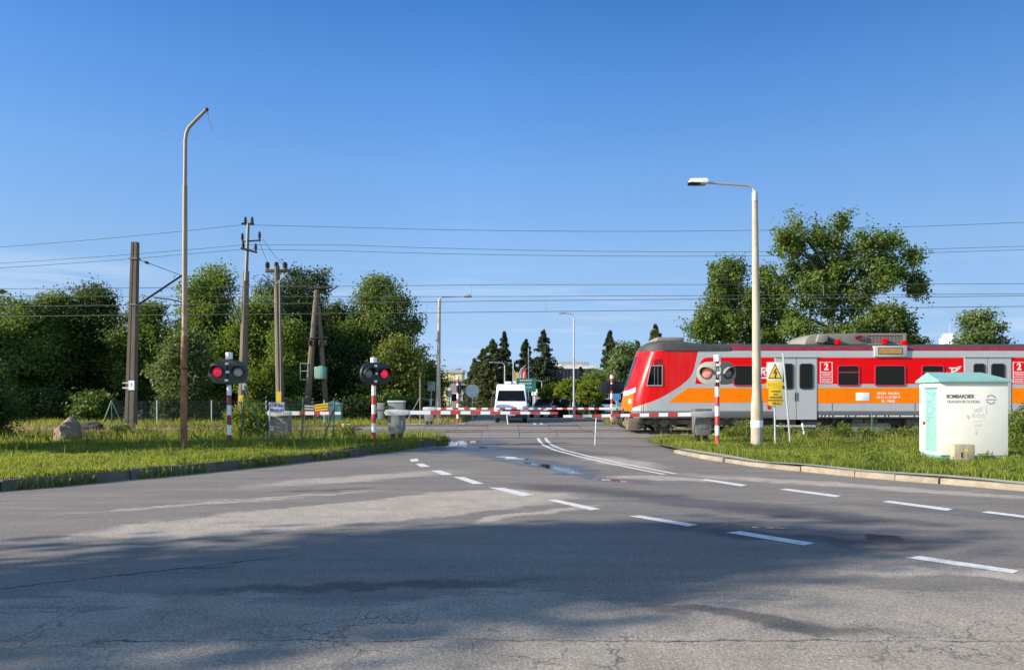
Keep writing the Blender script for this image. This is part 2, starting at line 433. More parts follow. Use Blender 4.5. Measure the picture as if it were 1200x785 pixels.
def grass(name, poly, zf, dens, h, w, leaf, seed, mask=None, lean=.35, hpow=1.0, clumpy=0.0):
    rng = np.random.RandomState(seed); p = np.array(poly)
    lo = p.min(0); hi = p.max(0); n = int((hi-lo).prod()*dens)
    x = rng.uniform(lo[0], hi[0], n); y = rng.uniform(lo[1], hi[1], n)
    ok = inside(poly, x, y)
    if mask is not None: ok &= mask(x, y, rng)
    x = x[ok]; y = y[ok]; n = len(x)
    cl = .5+.5*np.sin(x*1.7+1.3*np.sin(y*1.1))*np.sin(y*2.3+1.1*np.sin(x*.9))
    z = zf(x, y)
    hh = h[0]+(h[1]-h[0])*rng.random(n)**hpow
    hh *= 1-clumpy+clumpy*1.5*cl
    a = rng.uniform(0, 2*math.pi, n); ww = rng.uniform(w[0], w[1], n)
    la = rng.uniform(0, 2*math.pi, n); ll = hh*np.abs(rng.normal(0, lean, n))
    B = np.stack([x, y, z-.01], 1)
    s = np.stack([np.cos(a)*ww/2, np.sin(a)*ww/2, 0*a], 1)
    ld = np.stack([np.cos(la)*ll, np.sin(la)*ll, 0*la], 1)
    mid = B+ld*.35+np.stack([0*x, 0*x, hh*.55], 1)
    T = B+ld+np.stack([0*x, 0*x, hh], 1)
    V = np.stack([B-s, B+s, mid+s*.75, T, mid-s*.75], 1).reshape(-1, 3)
    return stuff(link(name, raw_mesh(name, V, 5, leaf)))

# ------------------------------------------------------------------ world, sun, camera
SUN_EL, SUN_AZ = 23.0, 255.0      # azimuth clockwise from +Y
w = bpy.data.worlds.new('World'); sc.world = w; w.use_nodes = True
nt = w.node_tree; bg = nt.nodes['Background']
sky = _n(nt, 'ShaderNodeTexSky', sky_type='NISHITA'); sky.sun_disc = False
sky.sun_elevation = R(SUN_EL); sky.sun_rotation = R(SUN_AZ)
sky.air_density = 1.0; sky.dust_density = .25; sky.ozone_density = 3.0; sky.altitude = 150
tcw = _n(nt, 'ShaderNodeTexCoord').outputs['Generated']
mp = _n(nt, 'ShaderNodeMapping'); mp.inputs['Scale'].default_value = (2.2, 2.2, 26); nt.links.new(tcw, mp.inputs[0])
cn = ramp(nt, noise(nt, mp.outputs[0], 1.6, 7, .6, .6), [(.50, 0.0), (.74, 1.0)])
sep = _n(nt, 'ShaderNodeSeparateXYZ'); nt.links.new(tcw, sep.inputs[0])
low = math_(nt, 'MULTIPLY', smooth(nt, sep.outputs[2], .02, .06), math_(nt, 'SUBTRACT', 1.0, smooth(nt, sep.outputs[2], .10, .19)))
cn2 = ramp(nt, noise(nt, mp.outputs[0], 1.1, 7, .6, .4), [(.34, 0.0), (.62, 1.0)])
lft = math_(nt, 'MULTIPLY', math_(nt, 'SUBTRACT', 1.0, smooth(nt, sep.outputs[0], -.50, -.36)), math_(nt, 'MULTIPLY', smooth(nt, sep.outputs[2], .09, .13), math_(nt, 'SUBTRACT', 1.0, smooth(nt, sep.outputs[2], .135, .17))))
cf = math_(nt, 'MAXIMUM', math_(nt, 'MULTIPLY', math_(nt, 'MULTIPLY', cn, low), .35), math_(nt, 'MULTIPLY', math_(nt, 'MULTIPLY', cn2, lft), .6))
tint = ramp(nt, sep.outputs[2], [(.0, (.322, .476, .83)), (.03, (.306, .401, .70)), (.098, (.455, .48, .61)), (.187, (.548, .60, .68)), (.292, (.515, .653, .80)), (.388, (.394, .622, .855)), (.473, (.262, .53, .79)), (.60, (.62, .84, 1.0))])
side = ramp(nt, math_(nt, 'ADD', math_(nt, 'MULTIPLY', sep.outputs[0], .83), .5), [(0.05, .86), (.45, 1.0), (.95, .69)])
front = smooth(nt, sep.outputs[1], -.25, .35)      # the deep blue lies opposite the low sun
skyt = mixrgb(nt, front, sky.outputs[0], mixrgb(nt, 1.0, mixrgb(nt, 1.0, sky.outputs[0], tint, 'MULTIPLY'), side, 'MULTIPLY'))
skyc = mixrgb(nt, cf, skyt, (3.3, 3.45, 3.7))
nt.links.new(skyc, bg.inputs['Color']); bg.inputs['Strength'].default_value = .15
sl = bpy.data.lights.new('sun', 'SUN'); sl.energy = 5.0; sl.angle = R(.53); sl.color = (1.0, .885, .73)
so = bpy.data.objects.new('sun', sl); COL.objects.link(so); so.location = (-30, -20, 40)
az = R(SUN_AZ); sdir = Vector((math.sin(az)*math.cos(R(SUN_EL)), math.cos(az)*math.cos(R(SUN_EL)), math.sin(R(SUN_EL))))
so.rotation_euler = sdir.to_track_quat('Z', 'Y').to_euler()
cd = bpy.data.cameras.new('camera'); cam = bpy.data.objects.new('camera', cd); COL.objects.link(cam)
cam.location = (0, 0, EYE); cam.rotation_euler = (R(90), 0, 0)
cd.lens = 26; cd.sensor_width = 36; cd.shift_y = 72.5/1200; cd.clip_end = 5000; cd.clip_start = .05
sc.camera = cam
vs = sc.view_settings; vs.view_transform = 'Standard'; vs.look = 'None'; vs.gamma = 1; vs.exposure = .95
sc.cycles.use_denoising = True
sc.cycles.max_bounces = 8; sc.cycles.transparent_max_bounces = 8

# ------------------------------------------------------------------ ground, roads, tracks
def ground_mat():
    m = bpy.data.materials.new('meadow_ground'); m.use_nodes = True; nt = m.node_tree; b = nt.nodes['Principled BSDF']
    tc = _n(nt, 'ShaderNodeTexCoord').outputs['Object']
    a = ramp(nt, noise(nt, tc, .6, 8, .65), [(.3, (.05, .075, .016)), (.55, (.10, .12, .03)), (.75, (.17, .16, .06))])
    s = ramp(nt, noise(nt, tc, 1.7, 8, .7), [(.55, 0.0), (.72, 1.0)])
    nt.links.new(mixrgb(nt, math_(nt, 'MULTIPLY', s, .5), a, (.16, .13, .09)), b.inputs['Base Color'])
    b.inputs['Roughness'].default_value = .95
    bp = _n(nt, 'ShaderNodeBump'); bp.inputs['Strength'].default_value = .6; bp.inputs['Distance'].default_value = .05
    nt.links.new(noise(nt, tc, 14, 6), bp.inputs['Height']); nt.links.new(bp.outputs[0], b.inputs['Normal'])
    return m
M['ground'] = ground_mat()

def asphalt_mat(name, main=True):
    m = bpy.data.materials.new(name); m.use_nodes = True; nt = m.node_tree; b = nt.nodes['Principled BSDF']
    tc = _n(nt, 'ShaderNodeTexCoord').outputs['Object']
    wob = _n(nt, 'ShaderNodeTexNoise'); wob.inputs['Scale'].default_value = 1.1; wob.inputs['Detail'].default_value = 7; wob.inputs['Roughness'].default_value = .62
    nt.links.new(tc, wob.inputs['Vector'])
    vs_ = _n(nt, 'ShaderNodeVectorMath', operation='SUBTRACT'); nt.links.new(wob.outputs['Color'], vs_.inputs[0]); vs_.inputs[1].default_value = (.5, .5, .5)
    sc_ = _n(nt, 'ShaderNodeVectorMath', operation='SCALE'); nt.links.new(vs_.outputs[0], sc_.inputs[0]); sc_.inputs['Scale'].default_value = 1.3
    ad = _n(nt, 'ShaderNodeVectorMath', operation='ADD'); nt.links.new(tc, ad.inputs[0]); nt.links.new(sc_.outputs[0], ad.inputs[1])
    wv = ad.outputs[0]
    def ell(cx, cy, ax, ay, ang, soft=.25, src=None):
        mpn = _n(nt, 'ShaderNodeMapping', vector_type='TEXTURE')
        mpn.inputs['Location'].default_value = (cx, cy, 0); mpn.inputs['Rotation'].default_value = (0, 0, R(ang)); mpn.inputs['Scale'].default_value = (ax, ay, 1e6)
        nt.links.new(src or wv, mpn.inputs[0])
        ln = _n(nt, 'ShaderNodeVectorMath', operation='LENGTH'); nt.links.new(mpn.outputs[0], ln.inputs[0])
        return math_(nt, 'SUBTRACT', 1.0, smooth(nt, ln.outputs['Value'], 1-soft, 1+soft))
    def mx(ms):
        r = ms[0]
        for q in ms[1:]: r = math_(nt, 'MAXIMUM', r, q)
        return r
    big = noise(nt, tc, .22, 7, .62)
    base = ramp(nt, big, [(.3, (.125, .115, .103)), (.5, (.165, .151, .132)), (.72, (.212, .191, .163))])
    st = _n(nt, 'ShaderNodeMapping'); st.inputs['Rotation'].default_value = (0, 0, R(-24)); st.inputs['Scale'].default_value = (.18, 1.5, 1); nt.links.new(tc, st.inputs[0])
    streak = noise(nt, st.outputs[0], 1.6, 7, .65)
    base = mixrgb(nt, .55, base, ramp(nt, streak, [(.3, (.112, .103, .094)), (.7, (.225, .204, .173))]))
    wet = None
    if main:
        lightm = mx([ell(-1.9, 10.5, 3.5, .95, 33, .12), ell(-3.6, 9.2, 1.6, .35, 28, .15), ell(-.6, 11.6, 1.9, .9, 30, .15), ell(-4.6, 11.0, 1.6, .10, 30, .4), ell(-3.5, 11.9, 1.3, .09, 28, .4), ell(.3, 10.2, 1.2, .14, 35, .4), ell(4.6, 6.6, 1.5, .25, -12, .4), ell(3.8, 4.9, 3.8, .75, 8, .6), ell(2.9, 14.6, 1.2, .35, -25, .4),
                     ell(2.6, 18.6, .6, 1.9, 18, .4), ell(6.3, 13.2, 3.2, .35, -38, .4), ell(-3.0, 14.6, 2.0, .5, 40, .5)])
        base = mixrgb(nt, math_(nt, 'MULTIPLY', lightm, .8), base, ramp(nt, noise(nt, tc, 2.2, 8, .6), [(.3, (.31, .272, .222)), (.7, (.44, .385, .315))]))
        # the nearest strip is an older, paler surfacing with a ragged edge
        sxy = _n(nt, 'ShaderNodeSeparateXYZ'); nt.links.new(tc, sxy.inputs[0])
        st2 = _n(nt, 'ShaderNodeMapping'); st2.inputs['Rotation'].default_value = (0, 0, R(-6)); st2.inputs['Scale'].default_value = (.45, 1.6, 1); nt.links.new(tc, st2.inputs[0])
        jag = noise(nt, st2.outputs[0], 1.5, 9, .7)
        edge = math_(nt, 'ADD', sxy.outputs[1], math_(nt, 'MULTIPLY', math_(nt, 'SUBTRACT', jag, .5), 3.4))
        pale = math_(nt, 'SUBTRACT', 1.0, smooth(nt, edge, 5.75, 6.05))
        base = mixrgb(nt, math_(nt, 'MULTIPLY', pale, .8), base, ramp(nt, noise(nt, tc, 1.8, 9, .65), [(.3, (.205, .182, .146)), (.7, (.325, .29, .236))]))
        # worn lanes: paler scabs where the top dressing has gone
        scab = ramp(nt, noise(nt, st.outputs[0], 2.3, 10, .72), [(.56, 0.0), (.62, 1.0)])
        far_ = math_(nt, 'MULTIPLY', smooth(nt, sxy.outputs[1], 8.5, 11), math_(nt, 'SUBTRACT', 1.0, smooth(nt, sxy.outputs[1], 22, 28)))
        base = mixrgb(nt, math_(nt, 'MULTIPLY', math_(nt, 'MULTIPLY', scab, far_), .5), base, (.285, .25, .205))
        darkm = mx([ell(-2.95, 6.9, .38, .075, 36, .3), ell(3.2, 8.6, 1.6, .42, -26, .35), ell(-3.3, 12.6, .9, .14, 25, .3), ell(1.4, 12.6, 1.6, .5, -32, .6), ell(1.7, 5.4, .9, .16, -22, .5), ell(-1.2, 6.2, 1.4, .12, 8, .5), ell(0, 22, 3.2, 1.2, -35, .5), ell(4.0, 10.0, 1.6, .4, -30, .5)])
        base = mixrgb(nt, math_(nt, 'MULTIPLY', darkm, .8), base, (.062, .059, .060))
        redm = ell(4.0, 8.15, .55, .22, -24, .5)
        base = mixrgb(nt, math_(nt, 'MULTIPLY', redm, .5), base, (.11, .06, .05))
        wet = mx([ell(-1.65, 25.4, 1.3, 2.4, -10, .35), ell(-.6, 21.8, 1.2, 2.2, 30, .5), ell(.6, 17.9, .55, 2.6, 26, .4), ell(1.75, 14.7, .30, 1.3, 38, .4), ell(3.2, 10.9, .5, 1.6, 55, .5), ell(6.9, 9.6, .35, 1.9, 50, .5), ell(3.7, 8.6, 1.3, .22, -24, .5)])
        pud = mx([ell(-1.85, 25.6, .62, 1.9, -14, .15), ell(.72, 17.3, .24, 1.3, 26, .35), ell(1.85, 14.3, .30, .55, 40, .35), ell(1.15, 16.0, .16, .7, 30, .35), ell(.1, 19.4, .2, .9, 28, .35), ell(3.06, 9.15, .34, .055, -16, .3), ell(-1.2, 23.6, .35, .5, 30, .2)])
        base = mixrgb(nt, math_(nt, 'MULTIPLY', wet, .55), base, (.035, .035, .038))
        base = mixrgb(nt, math_(nt, 'MULTIPLY', pud, .85), base, (.012, .013, .015))
        # cracks
        sx = _n(nt, 'ShaderNodeSeparateXYZ'); nt.links.new(tc, sx.inputs[0])
        n1 = noise(nt, tc, 1.4, 6, .7); n2 = noise(nt, tc, .8, 6, .7)
        l1 = math_(nt, 'ABSOLUTE', math_(nt, 'ADD', math_(nt, 'SUBTRACT', sx.outputs[1], 4.86), math_(nt, 'MULTIPLY', math_(nt, 'SUBTRACT', n1, .5), -.28)))
        c1 = math_(nt, 'MULTIPLY', math_(nt, 'SUBTRACT', 1.0, smooth(nt, l1, .004, .018)), ramp(nt, noise(nt, tc, 2.1, 5, .6), [(.40, .15), (.56, 1.0)]))
        # line through (-4.3,6.16) and (-2.5,7.35)
        l2 = math_(nt, 'ABSOLUTE', math_(nt, 'ADD', math_(nt, 'SUBTRACT', sx.outputs[1], math_(nt, 'ADD', math_(nt, 'MULTIPLY', sx.outputs[0], .62), 8.83)), math_(nt, 'MULTIPLY', math_(nt, 'SUBTRACT', n2, .5), .5)))
        c2 = math_(nt, 'MULTIPLY', math_(nt, 'SUBTRACT', 1.0, smooth(nt, l2, .008, .03)), math_(nt, 'SUBTRACT', 1.0, smooth(nt, sx.outputs[0], -2.6, -1.9)))
        vo = _n(nt, 'ShaderNodeTexVoronoi', feature='DISTANCE_TO_EDGE'); vo.inputs['Scale'].default_value = 1.5; nt.links.new(wv, vo.inputs['Vector'])
        c3 = math_(nt, 'MULTIPLY', math_(nt, 'SUBTRACT', 1.0, smooth(nt, vo.outputs['Distance'], .005, .02)), mx([ell(-3.3, 4.9, 1.2, .7, 5, .6), ell(2.9, 4.9, 1.1, .5, 5, .6), ell(-.9, 5.0, .9, .5, 5, .6), ell(.3, 4.6, .8, .3, 5, .6), ell(2.2, 15.2, .9, .8, 0, .5)]))
        cr = math_(nt, 'MAXIMUM', math_(nt, 'MAXIMUM', math_(nt, 'MULTIPLY', c1, .95), c2), math_(nt, 'MULTIPLY', c3, .7))
        base = mixrgb(nt, math_(nt, 'MULTIPLY', cr, .9), base, (.022, .021, .02))
    # stones in the surface
    gr = noise(nt, tc, 55, 3, .7)
    g1 = ramp(nt, gr, [(.30, (.58, .58, .60)), (.5, (1, 1, 1)), (.70, (1.55, 1.52, 1.46))])
    base = mixrgb(nt, 1.0, base, g1, 'MULTIPLY')
    vg = _n(nt, 'ShaderNodeTexVoronoi'); vg.inputs['Scale'].default_value = 70; nt.links.new(tc, vg.inputs['Vector'])
    base = mixrgb(nt, .32, base, mixrgb(nt, 1.0, base, ramp(nt, vg.outputs['Color'], [(.1, (.4, .4, .4)), (.6, (1, 1, 1)), (.95, (2.2, 2.15, 2.05))]), 'MULTIPLY'))
    nt.links.new(base, b.inputs['Base Color'])
    rgh = ramp(nt, big, [(.3, .78), (.7, .9)])
    if main:
        rgh = mixrgb(nt, math_(nt, 'MULTIPLY', wet, .8), rgh, (.24, .24, .24))
        rgh = mixrgb(nt, pud, rgh, (.03, .03, .03))
    nt.links.new(rgh, b.inputs['Roughness'])
    bp = _n(nt, 'ShaderNodeBump'); bp.inputs['Distance'].default_value = .006
    if main:
        nt.links.new(math_(nt, 'SUBTRACT', .75, math_(nt, 'MULTIPLY', pud, .74)), bp.inputs['Strength'])
    else: bp.inputs['Strength'].default_value = .6
    nt.links.new(gr, bp.inputs['Height']); nt.links.new(bp.outputs[0], b.inputs['Normal'])
    b.inputs['Specular IOR Level'].default_value = .35
    return m
M['asphalt'] = asphalt_mat('asphalt'); M['asphalt_far'] = asphalt_mat('asphalt_far', False)

g = MB().add([(-1500, -300, -.03), (1500, -300, -.03), (1500, 2500, -.03), (-1500, 2500, -.03)], [(0,1,2,3)])
structure(g.build('ground', M['ground'], smooth=0))
rd = MB()
rd.add([(-60,-40,0),(60,-40,0),(60,28.95,0),(-60,28.95,0)], [(0,1,2,3)])
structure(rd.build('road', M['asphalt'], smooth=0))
rd = MB().add([(-2.7,28.95,0),(5.3,28.95,0),(5.5,55,0),(7,300,0),(-3.6,300,0),(-2.8,55,0)], [(0,1,2,3,4,5)])
structure(rd.build('road_beyond_crossing', M['asphalt_far'], smooth=0))
fc = MB().add([(5.9,47,.004),(40,47,.004),(40,95,.004),(5.9,95,.004)], [(0,1,2,3)]).add([(-14,62,.004),(-3.2,62,.004),(-3.2,74,.004),(-14,74,.004)], [(0,1,2,3)])
structure(fc.build('forecourt', M['asphalt_far'], smooth=0))

LK = [(-30,-16),(-22,-6),(-15,4.0),(-11.2,9.2),(-8.7,12.6),(-7.9,13.7),(-6.95,15.1),(-5.85,16.9),(-4.5,19.5),(-3.35,22.4),(-2.65,25.0),(-2.35,26.9)]
RK = [(4.55,23.2),(4.62,21.2),(4.9,19.3),(5.5,17.1),(6.2,15.9),(6.85,14.8),(7.85,13.6),(8.7,12.5),(10.5,11.0),(14,8.6),(25,3.5),(45,-4)]
def kerb_mesh(line, wdt, h, side, lip=0):
    mb = MB(); rng = random.Random(3)
    pts = [Vector((x, y, 0)) for x, y in line]
    # resample at one metre stones
    seg = []; acc = []
    for a, b_ in zip(pts, pts[1:]):
        n = max(1, round((b_-a).length/1.0))
        for i in range(n): seg.append((a.lerp(b_, i/n), a.lerp(b_, (i+1)/n)))
    for a, b_ in seg:
        d = (b_-a).normalized(); nrm = Vector((-d.y, d.x, 0))*side
        a2 = a+d*.008; b2 = b_-d*.008; o1 = Vector((0,0,rng.uniform(-.02, .012))); j = nrm*rng.uniform(-.03, .03)
        vs_ = [a2+j, b2+j, b2+nrm*wdt, a2+nrm*wdt]
        top = [v+Vector((0,0,h))+o1 for v in vs_]
        top[0] += nrm*.02; top[1] += nrm*.02
        bot = [v+Vector((0,0,-.02)) for v in vs_]
        mb.add(bot+top, [(0,3,2,1),(4,5,6,7),(0,1,5,4),(1,2,6,5),(2,3,7,6),(3,0,4,7)])
    return mb
structure(kerb_mesh(LK, .16, .19, 1).build('kerb', M['kerb_dark'], bevel=.012, smooth=40))
structure(kerb_mesh(RK[1:], .20, .105, 1).build('kerb', M['kerb'], bevel=.015, smooth=40))

def zl(x, y): return np.where(y > 26.2, .19-np.clip((y-26.2)/2.0, 0, 1)*.15, .19)+.025*np.sin(x*1.1)*np.sin(y*1.3)
def zr(x, y): return .105+.02*np.sin(x*1.3)*np.sin(y*1.7)
def sheet(name, poly, z, m, step=.8, zoff=0):
    """a gently uneven sheet inside a polygon: fan-free grid clipped by bisecting"""
    bm = bmesh.new()
    vs_ = [bm.verts.new((x, y, 0)) for x, y in poly]; bm.faces.new(vs_)
    xs = [p[0] for p in poly]; ys = [p[1] for p in poly]
    for ax, lo, hi in ((0, min(xs), max(xs)), (1, min(ys), max(ys))):
        q = lo+step
        while q < hi:
            co = Vector((q, 0, 0)) if ax == 0 else Vector((0, q, 0)); no = Vector((1,0,0)) if ax == 0 else Vector((0,1,0))
            bmesh.ops.bisect_plane(bm, geom=bm.verts[:]+bm.edges[:]+bm.faces[:], plane_co=co, plane_no=no)
            q += step
    for v in bm.verts:
        v.co.z = float(z(np.array([v.co.x]), np.array([v.co.y]))[0])+zoff
    bmesh.ops.recalc_face_normals(bm, faces=bm.faces)
    for f in bm.faces:
        if f.normal.z < 0: f.normal_flip()
    me = bpy.data.meshes.new(name); bm.to_mesh(me); bm.free(); me.materials.append(m)
    me.polygons.foreach_set('use_smooth', [True]*len(me.polygons))
    return link(name, me)
def off(line, d):
    out = []
    for i, (x, y) in enumerate(line):
        a = Vector(line[max(0, i-1)]); b_ = Vector(line[min(len(line)-1, i+1)]); t = (b_-a).normalized()
        out.append((x-t.y*d, y+t.x*d))
    return out
LVP = off(LK, .15) + [(-2.7, 28.2), (-60, 28.2), (-60, -16)]
structure(sheet('grass_verge', [p for p in LVP], zl, M['ground'], 1.2))
RVP = off(RK[1:], .15)
RVP = RVP + [(60,-4),(60,28.3),(5.5,28.3),(4.75,27.0),(4.6,23.5)]
structure(sheet('grass_verge', RVP, zr, M['ground'], 1.2))
# paved strip behind the kerb on the corner
pv = off(RK[1:8], .16); pv2 = off(RK[1:8], .48)
structure(sheet('pavement_strip', pv+pv2[::-1], lambda x, y: zr(x, y)+.012, M['paver'], .6))
# footway leading to the crossing
fw = MB().add([(-9.5,28.3,.022),(-2.75,28.3,.022),(-2.75,45,.022),(-6.6,45,.022),(-6.6,30.0,.022),(-9.5,29.6,.022)], [(0,1,2,3,4,5)])
structure(fw.build('footpath', M['paver'], smooth=0))

def ballast_mat():
    m = mat('track_ballast', (.17, .14, .115), .95, var=.45, scale=22, bump=1, bscale=26, dirt=(.09, .06, .045), dscale=3, damt=.5)
    return m
M['ballast'] = ballast_mat()
M['panel'] = mat('crossing_panels', (.185, .172, .155), .85, var=.15, scale=3, dirt=(.13, .12, .11), damt=.45)
M['rail'] = mat('rail_steel', (.17, .105, .07), .55, metal=.35, var=.3, scale=6)
M['sleeper'] = mat('concrete_sleeper', (.30, .26, .21), .9, var=.25)
T1, T2 = 30.85, 37.0
bl = MB()
for Yc in (T1, T2):
    for x0, x1 in ((-120, -7.2), (6.4, 120)):
        bl.add([(x0,Yc-2.0,-.02),(x0,Yc-1.5,.10),(x0,Yc+1.5,.10),(x0,Yc+2.0,-.02),(x1,Yc-2.0,-.02),(x1,Yc-1.5,.10),(x1,Yc+1.5,.10),(x1,Yc+2.0,-.02)], [(0,4,5,1),(1,5,6,2),(2,6,7,3)])
structure(bl.build('ballast', M['ballast'], smooth=0))
tr = MB()
for Yc in (T1, T2):
    for dy in (-.7525, .7525):
        y = Yc+dy
        tr.box((-120, y-.036, .15), (120, y+.036, .19), 0); tr.box((-120, y-.008, .085), (120, y+.008, .15), 0); tr.box((-120, y-.07, .068), (120, y+.07, .085), 0)
    x = -60
    while x < 60:
        if not -7.2 < x < 6.4: tr.box((x-.13, Yc-1.25, .0), (x+.13, Yc+1.25, .125), 1)
        x += .62
structure(tr.build('railway_track', [M['rail'], M['sleeper']], smooth=0))
cp = MB()
for Yc in (T1, T2):
    x = -7.2
    while x < 6.3:
        for y0, y1 in ((Yc-1.9, Yc-.80), (Yc-.68, Yc+.68), (Yc+.80, Yc+1.9)):
            dz = .01*math.sin(x*7+y0)
            cp.add([(x+.004,y0-.25 if y0 < Yc-1 else y0,.012),(x+1.49,y0-.25 if y0 < Yc-1 else y0,.012),(x+1.49,y1,.165+dz),(x+.01,y1,.165+dz)] if y0 < Yc-1 else
                   ([(x+.01,y0,.165+dz),(x+1.49,y0,.165+dz),(x+1.49,y1+.25,.012),(x+.01,y1+.25,.012)] if y1 > Yc+1 else [(x+.01,y0,.165+dz),(x+1.49,y0,.165+dz),(x+1.49,y1,.165+dz),(x+.01,y1,.165+dz)]), [(0,1,2,3)])
        x += 1.5
structure(cp.build('crossing_panels', M['panel'], smooth=0))

# road markings
M['paint'] = mat('worn_road_paint', (.62, .61, .57), .7, var=.1, scale=9, dirt=(.2, .19, .17), dscale=11, damt=.5)
rm = MB()
def quad(*p): rm.add([tuple(G(x, y, .004)) for x, y in p], [(0,1,2,3)])
for q in (((480,538),(489,537),(491,540),(482,540.8)), ((487,543),(496,543),(504,546.5),(493,547)), ((505,551),(517,551),(531,556),(518,556.3)),
          ((531,558.5),(544,558.8),(567.5,566.5),(555,567)), ((573,571),(590,571.3),(627,579.5),(612,581)), ((641,585.7),(652,585),(704,596),(692,597.5)),
          ((737,604.3),(750,603.5),(818,614.5),(806,616.5)), ((851,623.5),(868,622),(955,636),(942,638.5)), ((1061,653),(1078,651),(1195,668),(1187,671.5)),
          ((1310,684),(1335,682),(1500,704),(1490,709)),
          ((820,561.7),(828,561),(876,568),(868,569.5)), ((913,573.2),(922,572.2),(986,580.5),(979,582.2)), ((1034,587.6),(1042,586.3),(1117,596),(1110,598.2)),
          ((1150,600),(1158,598.6),(1240,608.5),(1233,610.5))):
    quad(*q)
dl = [G(x, y) for x, y in ((634.5,511),(636.5,516),(642,521.5),(655,527),(684,534.5),(722,543),(752,549),(786,555.5))]
for d in (-.15, .13):
    l2 = off([(p.x, p.y) for p in dl], d)
    a = off(l2, -.055); b_ = off(l2, .055)
    for i in range(len(a)-1):
        rm.add([(a[i][0],a[i][1],.004),(a[i+1][0],a[i+1][1],.004),(b_[i+1][0],b_[i+1][1],.004),(b_[i][0],b_[i][1],.004)], [(0,1,2,3)])
for x in (1.25, 1.65):
    rm.add([(x,41.2,.004),(x+.14,41.2,.004),(x+.18,45.5,.004),(x+.04,45.5,.004)], [(0,1,2,3)])
structure(rm.build('road_markings', M['paint'], smooth=0))

# drain grate in the road
gp = G(1035, 630)
GS_ = .68
gb = MB(); gb.box((-.26,-.2,0), (.26,-.16,.02)); gb.box((-.26,.16,0), (.26,.2,.02)); gb.box((-.26,-.16,0), (-.22,.16,.02)); gb.box((.22,-.16,0), (.26,.16,.02))
for i in range(8): gb.box((-.2+.053*i,-.16,.004), (-.175+.053*i,.16,.018))
gb.v = [(x*GS_, y*GS_, z*.5) for x, y, z in gb.v]
tag(gb.build('drain_grate', M['grate'], None, gp, (0,0,R(-20)), smooth=0), 'small iron drain grate sunk in the dark patch of road', 'drain')
# ------------------------------------------------------------------ the train
TX0 = P(729, 465, 29.4).x; TY = 29.4; HWD = 1.45; TL = 27.0
PXM = F/TY
def tx(px): return (px-729)/PXM
def tz(py): return EYE+(HZ-py)/PXM
train = thing('commuter_train', 'red, orange and grey commuter train passing the closed crossing', 'train', (TX0, TY+HWD, 0))
def train_body_mat():
    m = bpy.data.materials.new('train_livery'); m.use_nodes = True; nt = m.node_tree; b = nt.nodes['Principled BSDF']
    tc = _n(nt, 'ShaderNodeTexCoord').outputs['Object']
    s = _n(nt, 'ShaderNodeSeparateXYZ'); nt.links.new(tc, s.inputs[0]); X, Z = s.outputs[0], s.outputs[2]
    fc = _n(nt, 'ShaderNodeFloatCurve'); cv = fc.mapping.curves[0]
    pts = [(0, .99), (.20, 1.06), (.64, 1.23), (1.39, 1.5), (1.9, 1.77), (2.41, 2.11), (2.75, 2.45), (2.92, 2.96), (3.02, 3.46), (3.06, 4.0), (4, 4.0)]
    cv.points[0].location = (0, pts[0][1]/4); cv.points[1].location = (1, 1)
    for x, z in pts[1:-1]: cv.points.new(x/4, z/4)
    fc.mapping.update()
    nt.links.new(math_(nt, 'DIVIDE', X, 4.0, clamp=True), fc.inputs['Value'])
    red = math_(nt, 'GREATER_THAN', Z, math_(nt, 'MULTIPLY', fc.outputs[0], 4.0))
    c = mixrgb(nt, red, (.40, .41, .42), (.66, .002, .005))
    # skirt
    sk = math_(nt, 'LESS_THAN', Z, tz(481.5))
    c = mixrgb(nt, sk, c, (.15, .155, .16))
    # corner: orange light unit under a white band
    xl = math_(nt, 'LESS_THAN', X, math_(nt, 'ADD', .35, math_(nt, 'MULTIPLY', Z, .10)))
    zo = math_(nt, 'MULTIPLY', math_(nt, 'GREATER_THAN', Z, 1.04), math_(nt, 'LESS_THAN', Z, math_(nt, 'ADD', 1.50, math_(nt, 'MULTIPLY', X, .5))))
    c = mixrgb(nt, math_(nt, 'MULTIPLY', xl, zo), c, (.62, .12, .002))
    xw = math_(nt, 'LESS_THAN', X, math_(nt, 'ADD', .40, math_(nt, 'MULTIPLY', Z, .10)))
    zw = math_(nt, 'MULTIPLY', math_(nt, 'GREATER_THAN', Z, math_(nt, 'ADD', 1.50, math_(nt, 'MULTIPLY', X, .5))), math_(nt, 'LESS_THAN', Z, math_(nt, 'ADD', 1.66, math_(nt, 'MULTIPLY', X, .55))))
    c = mixrgb(nt, math_(nt, 'MULTIPLY', xw, zw), c, (.62, .63, .64))
    # driving dirt
    dm = _n(nt, 'ShaderNodeMapping'); dm.inputs['Scale'].default_value = (1.6, 1, .25); nt.links.new(tc, dm.inputs[0])
    d = ramp(nt, noise(nt, dm.outputs[0], 1.8, 8, .65), [(.45, 0.0), (.8, 1.0)])
    c = mixrgb(nt, math_(nt, 'MULTIPLY', d, .22), c, (.2, .15, .12))
    nt.links.new(c, b.inputs['Base Color'])
    b.inputs['Roughness'].default_value = .32; b.inputs['Specular IOR Level'].default_value = .16; b.inputs['Coat Weight'].default_value = .05; b.inputs['Coat Roughness'].default_value = .08
    return m
M['livery'] = train_body_mat()
def xf(z):
    prof = [(.75, .12), (1.06, 0), (1.43, .03), (1.94, .14), (2.45, .30), (2.96, .47), (3.43, .63), (3.62, .72), (3.78, 1.0), (3.86, 1.5)]
    for (a, u), (b_, v) in zip(prof, prof[1:]):
        if z <= b_: return u+(v-u)*(z-a)/(b_-a)+.21
    return prof[-1][1]+.21
